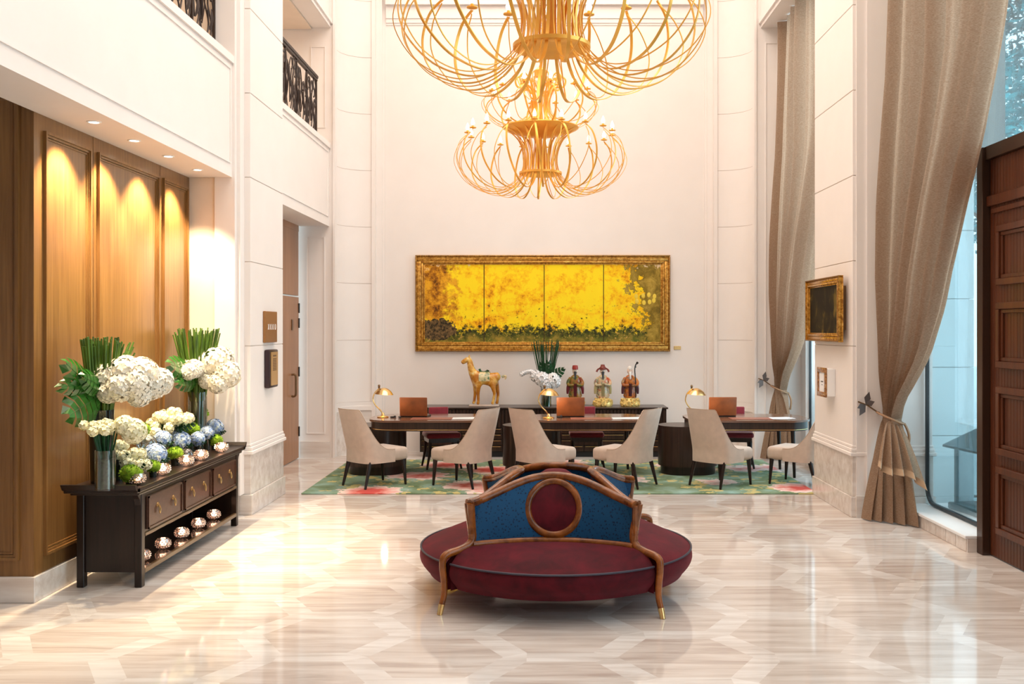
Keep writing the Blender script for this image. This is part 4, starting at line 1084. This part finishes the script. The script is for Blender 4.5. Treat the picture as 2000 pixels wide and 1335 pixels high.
for c, r in (((.06, -.02, .72), .085), ((.16, .0, .76), .10), ((.25, .05, .74), .11), ((.16, -.06, .66), .09), ((.30, .10, .66), .09), ((.08, -.07, .62), .06), ((.26, .0, .60), .07), ((.33, .16, .68), .09), ((.24, -.02, .68), .1)): bloom(bm, c, r, 42, .036)
obj('orchids', bm, PETAL, t)
# tall right arrangement
x, y = at(386, -3.02)
t = thing('tall_arrangement', 'tall glass vase of reeds and white hydrangea beside the pillar', 'flower arrangement', (x, y, TT))
vase(t, .08, .50, VGLASS)
bm = BM(); reeds(bm, (0, 0), .05, .065, .01, .5, 34, .011); obj('stems', bm, DGREEN, t)
bm = BM(); reeds(bm, (0, 0), .06, .21, .42, 1.045, 85, .0085); obj('reeds', bm, REED, t)
for b, tip, w in (((0, -.06, .66), (-.03, -.55, .76), .12), ((.02, -.05, .62), (0, -.46, .60), .09)):
    bm = BM(); monstera(bm, b, tip, w, .05); obj('monstera_leaf', bm, GREEN, t, smooth=False)
bm = BM()
for c, r in (((-.09, -.03, .70), .075), ((.0, -.03, .68), .07), ((.03, -.30, .69), .06), ((.04, -.20, .71), .07), ((.07, -.02, .72), .09), ((.17, .0, .76), .13), ((.25, .0, .66), .12), ((.20, -.06, .58), .08), ((.10, -.06, .6), .06), ((.22, .05, .80), .07)): bloom(bm, c, r, 46, .034)
obj('hydrangea_blooms', bm, PETAL, t)
# pebble vase with white sprays
x, y = at(206, -2.86)
t = thing('pebble_vase', 'clear cylinder vase of green pebbles with cream sprays at the near end', 'flower arrangement', (x, y, TT))
vase(t, .065, .26, VGLASS)
bm = BM(); lathe(bm, [(0, .012), (.058, .012), (.058, .20), (0, .21)], 20); obj('pebble_fill', bm, plain('green_pebbles', (.035, .06, .03), .5, var=.9, vscale=60), t)
bm = BM(); reeds(bm, (0, 0), .03, .09, .18, .40, 24, .007); obj('stems', bm, DGREEN, t)
bm = BM()
for k in range(16): a = k*2.4; r = .03+.006*k; bloom(bm, (r*cos(a)*1.2-.01, r*sin(a), .41+.02*cos(k)), .026, 9, .02)
bloom(bm, (.17, .04, .38), .075, 40, .026); bloom(bm, (.12, .02, .42), .06, 30, .024)
obj('cream_sprays', bm, CPETAL, t)
# low arrangement pieces: (px centre, plane x, z centre above top, radius, kind, label)
LOW = [(300, -3.05, .22, .07, 'mum', 'cream chrysanthemums against the oak wall behind the globe'),
       (232, -2.95, .22, .075, 'mum', 'cream sprays low beside the tall left vase'),
       (318, -2.93, .20, .06, 'blue', 'pale blue hydrangea low under the cream cluster'),
       (404, -2.90, .15, .055, 'blue', 'small pale blue hydrangea left of the pillar hydrangea'),
       (335, -3.00, .33, .135, 'mum', 'large cluster of cream chrysanthemums in a dark cup, centre of console'),
       (262, -2.86, .15, .09, 'mum', 'cream roses low in a dark cup near the left vase'),
       (429, -3.00, .22, .065, 'mum', 'cream bloom in a dark cup beside the tall right vase'),
       (303, -2.83, .13, .078, 'blue', 'pale blue hydrangea in a dark cup, nearest of the blue ones'),
       (352, -2.92, .15, .075, 'blue', 'pale blue hydrangea in a dark cup, second of the blue ones'),
       (386, -2.88, .13, .055, 'blue', 'small pale blue hydrangea between two moss balls'),
       (419, -2.96, .155, .075, 'blue', 'grey-blue hydrangea in a dark cup nearest the pillar'),
       (277, -3.04, .29, .065, 'moss', 'bright green moss ball high behind the clear globe'),
       (392, -3.06, .29, .072, 'moss', 'bright green moss ball high at the foot of the right reeds'),
       (374, -2.98, .20, .070, 'moss', 'bright green moss ball behind the blue hydrangeas'),
       (421, -2.84, .085, .062, 'moss', 'bright green moss ball low near the far tealight'),
       (342, -2.83, .095, .062, 'moss', 'bright green moss ball low between blue blooms'),
       (299, -2.77, .075, .055, 'moss', 'dark green moss ball below the nearest blue hydrangea'),
       (256, -2.78, .075, .075, 'moss', 'dark green moss ball beside the nearest tealight')]
for px, x, z, r, kd, lb in LOW:
    X, Y = at(px, x)
    nm = {'mum': 'chrysanthemum_cup', 'blue': 'hydrangea_cup', 'moss': 'moss_ball_cup'}[kd]
    t = thing(nm, lb, 'flower arrangement' if kd != 'moss' else 'moss ball', (X, Y, TT), 0, 'small cups of flowers and moss on the console')
    vase(t, r*.52, max(.02, z-r*.45), VGLASS if z > .25 else DGLASS, .85, 'cup')
    bm = BM()
    if kd == 'mum':
        for k in range(26 if r > .1 else 9):
            a = k*2.4; q = r*.27*sqrt(k)*(.8 if r > .1 else 1.1); bloom(bm, (q*cos(a)*1.05, q*sin(a)*1.05, z+r*.35*cos(q/r*1.6)-.03*(k%3)), r*(.27 if r > .1 else .4), 14, .018)
    elif kd == 'blue': bloom(bm, (0, 0, z), r, 90, .020)
    else: moss(bm, (0, 0, z), r)
    obj({'mum': 'blossoms', 'blue': 'blossoms', 'moss': 'moss'}[kd], bm, {'mum': CPETAL, 'blue': BPETAL, 'moss': MOSS}[kd], t)
    if kd != 'moss':
        bm = BM()
        for k in range(7): a = k*.9+.3; monstera(bm, (0, 0, z-r*.7), (cos(a)*r*1.3, sin(a)*r*1.1, z-r*.4), r*.35, .01)
        obj('leaf', bm, DGREEN, t, smooth=False)
for px, x, r, lb in ((287, -2.93, .075, 'clear glass globe behind the cream roses'), (363, -2.79, .06, 'clear glass globe beside the third tealight')):
    X, Y = at(px, x)
    t = thing('glass_globe', lb, 'glass globe', (X, Y, TT), 0, 'clear glass globes')
    bm = BM(); h = .12 if r > .07 else .0
    lathe(bm, [(0, h*0), (r*.5, 0)] + ([(r*.12, .015), (r*.12, h)] if h else []) + [(r*sin(a), h+r-r*cos(a)) for a in [pi*k/14 for k in range(1, 13)]], 24)
    obj('globe', bm, glass_mat('globe_glass', (.85, .90, .90), .16, .03), t)

# ================================================================== PAINTINGS
def framed(name, label, cat, w, h, fw, fd, loc, rz, pmat, fmat, orient_beads=True):
    t = thing(name, label, cat, loc, rz)
    bm = BM()
    for ins, ww, d in ((0, fw*.16, fd), (fw*.16, fw*.46, fd*.72), (fw*.62, fw*.22, fd*.9), (fw*.84, fw*.16, fd*.5)):
        a, b = -w/2+ins, w/2-ins; c, e = -h/2+ins, h/2-ins
        for q in ((a, b, c, c+ww), (a, b, e-ww, e), (a, a+ww, c+ww, e-ww), (b-ww, b, c+ww, e-ww)): box(bm, q[0], q[1], -d, 0, q[2], q[3], 0, min(ww, d)*.3, 2)
    obj('picture_frame', bm, fmat, t)
    bm = BM(); step = fw*.18
    for k in range(int(w/step)):
        for z in (-h/2+fw*.08, h/2-fw*.08): ball(bm, (-w/2+step*(k+.5), -fd, z), fw*.065, 1)
    for k in range(int(h/step)):
        for x in (-w/2+fw*.08, w/2-fw*.08): ball(bm, (x, -fd, -h/2+step*(k+.5)), fw*.065, 1)
    obj('frame_beading', bm, BRONZE, t)
    bm = BM(); box(bm, -w/2+fw*.95, w/2-fw*.95, -fd*.4, -.002, -h/2+fw*.95, h/2-fw*.95); obj('canvas', bm, pmat, t, smooth=False)
    return t
FRG = glaze('antique_gilt', [(.35, (.30, .12, .015)), (.55, (.62, .32, .05)), (.7, (.85, .52, .14))], 30)
FRG.node_tree.nodes['Principled BSDF'].inputs['Metallic'].default_value = .5
PT = framed('framed_painting', 'wide gilt-framed painting of a yellow autumn grove on the back wall', 'painting', 3.60, 1.36, .135, .06, (.015, 14.10, 2.097), 0, painting_mat(), FRG)
bm = BM()
for k, (bx, bz) in enumerate(((1.32, .10), (1.42, .11), (1.50, .12), (1.58, .10), (1.33, .03), (1.43, .01), (1.51, .02), (1.57, .04))): ball(bm, (bx, -.026, bz), .03, 2, s=(.9, .08, 1.2))
obj('painted_birds', bm, plain('painted_yellow', (.85, .62, .06), .5), PT)
DP = glaze('dark_landscape', [(.46, (.010, .007, .004)), (.58, (.03, .02, .006)), (.68, (.14, .09, .015)), (.8, (.30, .2, .04))], 4)
DP.node_tree.nodes['Principled BSDF'].inputs['Roughness'].default_value = .6; DP.node_tree.nodes['Principled BSDF'].inputs['Specular IOR Level'].default_value = .12
t = framed('framed_painting', 'small dark landscape in ornate gold frame on the right pillar', 'painting', 1.17, .63, .085, .05, (2.83, 9.92, 1.93), radians(-90), DP, FRG)
bm = BM(); box(bm, -.5, .5, 0.0, .048, -.2, .22); obj('backing_board', bm, BRONZE, t, smooth=False)
t = thing('notice_frame', 'small carved brown frame with white notice on the right pillar', 'frame', (2.88, 9.91, 1.212))
bm = BM(); box(bm, -.085, 0, -.15, .15, -.135, .135, 0, .004, 1); obj('white_box', bm, WHITE, t, smooth=False)
bm = BM()
for q in ((-.155, .155, -.145, -.095), (-.155, .155, .095, .145), (-.155, -.10, -.095, .095), (.10, .155, -.095, .095)): box(bm, -.10, -.082, *q, 0, .005, 2)
obj('carved_frame', bm, glaze('carved_brown', [(.4, (.16, .06, .02)), (.6, (.45, .22, .08))], 40), t)
bm = BM(); box(bm, -.089, -.0845, -.10, .10, -.095, .095); obj('notice', bm, PAPER, t, smooth=False)
bm = BM(); box(bm, -.0905, -.089, -.04, .04, .0, .010); box(bm, -.0905, -.089, -.02, .02, -.03, -.024); obj('printed_lines', bm, BLACK, t, smooth=False)
bm = BM(); box(bm, -.05, .05, -.012, 0, -.025, .025, 0, .003, 1); o = obj('wall_label', bm, BRASS, smooth=False, loc=(1.92, 14.10, 1.468)); tag(o, 'small brass title plate right of the yellow painting', 'plate')
# plates on the left pillar
t = thing('wall_plaque', 'square bronze plate with five white marks on the left pillar', 'plaque', (-2.73, 9.955, 1.76))
bm = BM(); box(bm, 0, .03, -.21, .21, -.155, .155, 0, .005, 1); obj('plate', bm, plain('bronze_plate', (.36, .17, .06), .35, .6), t, smooth=False)
bm = BM()
for k in range(5):
    y = -.13+.065*k; pts = [(y+.022*cos(a), .0+.028*sin(a)) for a in [(-1.9+3.8*i/10) for i in range(11)]]
    pts += [(y+.008*cos(a)-.002, .018*sin(a)) for a in [(1.7-3.4*i/8) for i in range(9)]]
    prism(bm, pts, .0302, .033, 0, lambda a, b, h: (h, a, b))
obj('white_marks', bm, WHITE, t, smooth=False)
t = thing('control_panel', 'tall dark framed control panel below the bronze plate on the left pillar', 'control panel', (-2.73, 9.95, 1.345))
bm = BM(); box(bm, 0, .055, -.16, .16, -.19, .19, 0, .015, 2); obj('housing', bm, plain('dark_bronze_box', (.05, .03, .035), .35, .5), t)
bm = BM(); box(bm, .055, .060, -.12, .13, -.165, .165); obj('brass_face', bm, plain('pale_brass', (.55, .33, .12), .35, .5), t, smooth=False)
bm = BM(); box(bm, .060, .062, -.05, .06, .12, .135)
for j in range(8):
    for i in range(3): box(bm, .060, .062, -.055+.045*i, -.025+.045*i, -.02+.016*j, -.010+.016*j)
obj('button_rows', bm, plain('button_brown', (.16, .08, .035), .5), t, smooth=False)

# ================================================================== CURTAINS
def curtain(yw, label, seed, far=False):
    rnd = random.Random(seed)
    t = thing('linen_curtain', label, 'curtain', (3.22, yw, 0), 0, 'tied linen curtains')
    zt_, zk = ZT-.01, .93
    Wt = [(zt_, 2.42), (4.08, 2.15), (3.74, 2.04), (3.2, 1.80), (2.77, 1.54), (1.92, 1.10), (1.5, .78), (1.3, .58), (1.1, .32), (zk, .20)]
    Xt = [(zt_, .0), (4, -.01), (2.2, -.09), (1.3, -.09), (zk, -.05)]
    nf = 8; nu = 220
    ph = [rnd.uniform(-.4, .4) for _ in range(nf+2)]
    def fold(u):
        k = u*nf; i = int(k); return sin(2*pi*k+ph[min(i, nf)]*(k-i)*(1-(k-i))*4) + .35*sin(2*pi*k*2.3+1)
    def up(u, v):
        z = zt_+(zk-zt_)*v; w = lerp(Wt, z); xx = lerp(Xt, z)
        am = .125*(.35+.65*min(1, w/1.6)) * (.8 if v > .05 else .8)
        near = u*min(1, w/.8)*.10
        return Vector((xx+near+am*fold(u)+.02*sin(v*7+u*9), -.04-w*u+.012*sin(2*pi*u*nf*1+1.2), z))
    bm = BM(); grid(bm, up, nu, 46); o = obj('drape', bm, CURT, t); 
    bm = BM()
    x0, y0, x1, y1 = (-.30, -.10, .09, -.46)
    def dn(u, v):
        e = v**.62; top = up(u, 1.0)
        bx, by = x0+(x1-x0)*u, y0+(y1-y0)*u
        f = sin(2*pi*u*5+.8*sin(4*u))
        tx = top.x+(bx-top.x)*e+.035*e*f; ty = top.y+(by-top.y)*e-.10*e*f
        return Vector((min(tx, .085), ty, zk+(.012-zk)*v + (.02*e*sin(9*u) if v < .99 else 0)))
    grid(bm, dn, 150, 20); obj('skirt', bm, CURT, t)
    bm = BM()
    def tail(u, v):
        e = v**.7; x = -.06+(-.21+.37*u)*e+(.09*(u-.5))*(1-e); y = -.22-.20*e-.14*u*e
        f = sin(2*pi*u*4.2+.6)
        return Vector((min(x, .14), y-.07*e*f, zk-.02-(.37+.03*sin(7*u)+.17*u)*v))
    if far: pass
    else:
        grid(bm, tail, 70, 16); tl = obj('folded_tail', bm, CURT, t)
        bm = BM()
        def hem(u, v): p = tail(u, .88+.125*v); return p+Vector((0, -.004, 0))
        grid(bm, hem, 70, 3); obj('hem', bm, plain('hem_linen', (.50, .35, .23), .9), tl)
    # tie-back
    k = thing('curtain_tieback', 'bronze leaf tieback with cord round the '+('far' if far else 'near')+' curtain', 'curtain tieback', (3.22, yw, 0), 0, 'leaf curtain tiebacks')
    bm = BM(); cx, cy = -.045, -.14
    tube(bm, [(cx+.115*cos(a), cy+.15*sin(a), zk+.0-.05*cos(a+.3)) for a in [2*pi*i/28 for i in range(28)]], .010, 6, closed=True)
    tube(bm, spline([(cx+.09, cy-.10, zk-.04), (cx+.12, cy-.13, zk-.14), (cx+.11, cy-.12, zk-.26)], 4), [.012, .016], 6)
    obj('cord', bm, plain('tie_cord', (.35, .20, .11), .7), k)
    bm = BM(); tube(bm, [(-.30, -.01, zk+.14), (-.23, -.06, zk+.11), (-.10, -.14, zk+.01)], .007, 6); obj('rod', bm, BRONZE, k)
    bm = BM()
    for dx, dz, ln in ((-.06, -.10, 1), (.03, .12, 1), (-.08, -.03, .7), (.08, .03, .6)):
        c = Vector((-.245, -.06, zk+.115)); e = c+Vector((dx, -.01, dz)); s = Vector((dz, 0, -dx)).normalized()*.03
        V = [bm.verts.new(p) for p in (c, c.lerp(e, .5)+s, e, c.lerp(e, .5)-s)]; V2 = [bm.verts.new(v.co+Vector((0, .006, 0))) for v in V]
        bm.faces.new(V); bm.faces.new(V2[::-1])
        for i in range(4): bm.faces.new((V[i], V[(i+1)%4], V2[(i+1)%4], V2[i]))
    obj('leaf', bm, plain('aged_pewter', (.16, .13, .12), .4, .7), k, smooth=False)
curtain(9.20, 'tall linen curtain tied back beside the mahogany door', 4)
curtain(13.42, 'tall linen curtain tied back in the far right corner', 9, True)

# ================================================================== CHANDELIERS
def chandelier():
    t = thing('chandelier', '', 'chandelier', (0, 0, 3.28))
    Z = -3.28
    def armpts(ctrl, tw):
        c = spline([(r, 0, z+Z) for r, z in ctrl], 7); n = len(c)-1; out = []
        for i, p in enumerate(c):
            a = tw*(1-(i/n))**1.0; out.append(Vector((p.x*cos(a), p.x*sin(a), p.z)))
        return out
    low = [(.37, 3.75), (.26, 3.68), (.18, 3.54), (.165, 3.40), (.20, 3.26), (.31, 3.15), (.47, 3.105), (.66, 3.16), (.80, 3.30), (.845, 3.45), (.81, 3.60), (.73, 3.68)]
    low2 = [(.33, 3.74), (.22, 3.62), (.17, 3.45), (.21, 3.28), (.36, 3.155), (.55, 3.13), (.75, 3.22), (.865, 3.40), (.83, 3.56), (.735, 3.66)]
    upc = [(.16, 4.28), (.20, 4.22), (.13, 4.12), (.09, 4.0), (.11, 3.88), (.22, 3.79), (.36, 3.77), (.50, 3.84), (.575, 3.95), (.56, 4.05), (.49, 4.10)]
    upc2 = [(.14, 4.2), (.10, 4.05), (.12, 3.9), (.26, 3.80), (.42, 3.80), (.55, 3.90), (.59, 4.0), (.50, 4.09)]
    def tier(ctrl, ctrl2, n, tw, w, cr, cz, ph):
        bm = BM()
        for c, twist, ww, th in ((ctrl, tw, w, .005), (ctrl2, -tw*1.5, w*.35, .005)):
            pts = armpts(c, twist)
            ribbon(bm, pts, lambda i: Vector((-pts[i].y, pts[i].x, 0.0001)), ww, th)
        lathe(bm, [(0, cz+Z-.004), (.034, cz+Z+.004), (.034, cz+Z+.010), (.012, cz+Z+.012), (.010, cz+Z+.03), (0, cz+Z+.03)], 12, (cr, 0, 0))
        a0 = obj('arm', bm, CHGOLD, t)
        bm = BM(); lathe(bm, [(0, .028), (.014, .034), (.019, .052), (.012, .078), (.003, .10), (0, .102)], 10, (cr, 0, cz+Z)); f0 = obj('flame_bulb', bm, FLAME, a0)
        for k in range(n):
            if k == 0: a0.rotation_euler = (0, 0, ph); continue
            a = a0.copy(); COL.objects.link(a); a.parent = t; a.rotation_euler = (0, 0, ph+2*pi*k/n)
            f = f0.copy(); COL.objects.link(f); f.parent = a
    tier(low, low2, 18, radians(16), .018, .73, 3.69, .1)
    tier(upc, upc2, 12, radians(18), .017, .49, 4.105, .2)
    bm = BM(); lathe(bm, [(0, .0), (.15, 0), (.205, .006), (.215, .012), (.215, .032), (.195, .034), (.19, .024), (.14, .02), (0, .02)], 40); obj('lower_disc', bm, CHGOLD, t)
    bm = BM(); lathe(bm, [(0, 3.66+Z), (.12, 3.67+Z), (.25, 3.70+Z), (.37, 3.745+Z), (.385, 3.755+Z), (.38, 3.765+Z), (0, 3.75+Z)], 48); obj('upper_disc', bm, CHGOLD, t)
    bm = BM(); lathe(bm, [(0, 4.27+Z), (.06, 4.27+Z), (.065, 4.33+Z), (.03, 4.36+Z), (0, 4.36+Z)], 20)
    for k in range(10):
        a = 2*pi*k/10; d = Vector((cos(a), sin(a), 0))
        pts = [Vector((0, 0, z+Z))+d*r for r, z in ((.08, 4.1), (.15, 4.16), (.23, 4.17), (.25, 4.24), (.19, 4.28), (.15, 4.24), (.18, 4.21))]
        tube(bm, spline(pts, 4), [.012, .006], 6, flat=.4)
    obj('crown', bm, CHGOLD, t)
    bm = BM(); tube(bm, [(0, 0, .03), (0, 0, 1.1)], .016, 10); obj('stem', bm, CHGOLD, t)
    for k in range(8):
        a = 2*pi*k/8; bm = BM(); tube(bm, [(.07*cos(a), .07*sin(a), .04), (.05*cos(a), .05*sin(a), .4), (.09*cos(a), .09*sin(a), .98)], .006, 6); obj('inner_rod', bm, CHGOLD, t)
    bm = BM()
    L = .05; z = 1.08; k = 0
    while z < 4.66:
        r = [(.011*cos(a), 0, L*.62*sin(a)) for a in [2*pi*i/10 for i in range(10)]]
        tube(bm, [Vector((p[0], 0, p[2]+z+L*.5)) if k % 2 else Vector((0, p[0], p[2]+z+L*.5)) for p in r], .0028, 5, closed=True); z += L; k += 1
    obj('chain', bm, CHGOLD, t)
    bm = BM(); lathe(bm, [(0, 4.66), (.09, 4.67), (.10, 4.72), (0, 4.72)], 24); obj('ceiling_rose', bm, CHGOLD, t)
    for z, e in ((.62, 9), ):
        l = bpy.data.lights.new('chandelier_glow', 'POINT'); l.energy = e; l.color = (1, .76, .48); l.shadow_soft_size = .25
        lo = bpy.data.objects.new('chandelier_glow', l); COL.objects.link(lo); lo.parent = t; lo.location = (0, 0, z)
    return t
ch = chandelier(); ch.location = (-.012, 10.0, 3.28); ch['label'] = 'far gold two-tier candle chandelier with looping ribbon arms above the desks'; ch['group'] = 'gold chandeliers'
dup(ch, (.055, 5.5, 3.28), .09, 'near gold candle chandelier with looping arms, cut off by the top of the photo', 'gold chandeliers')
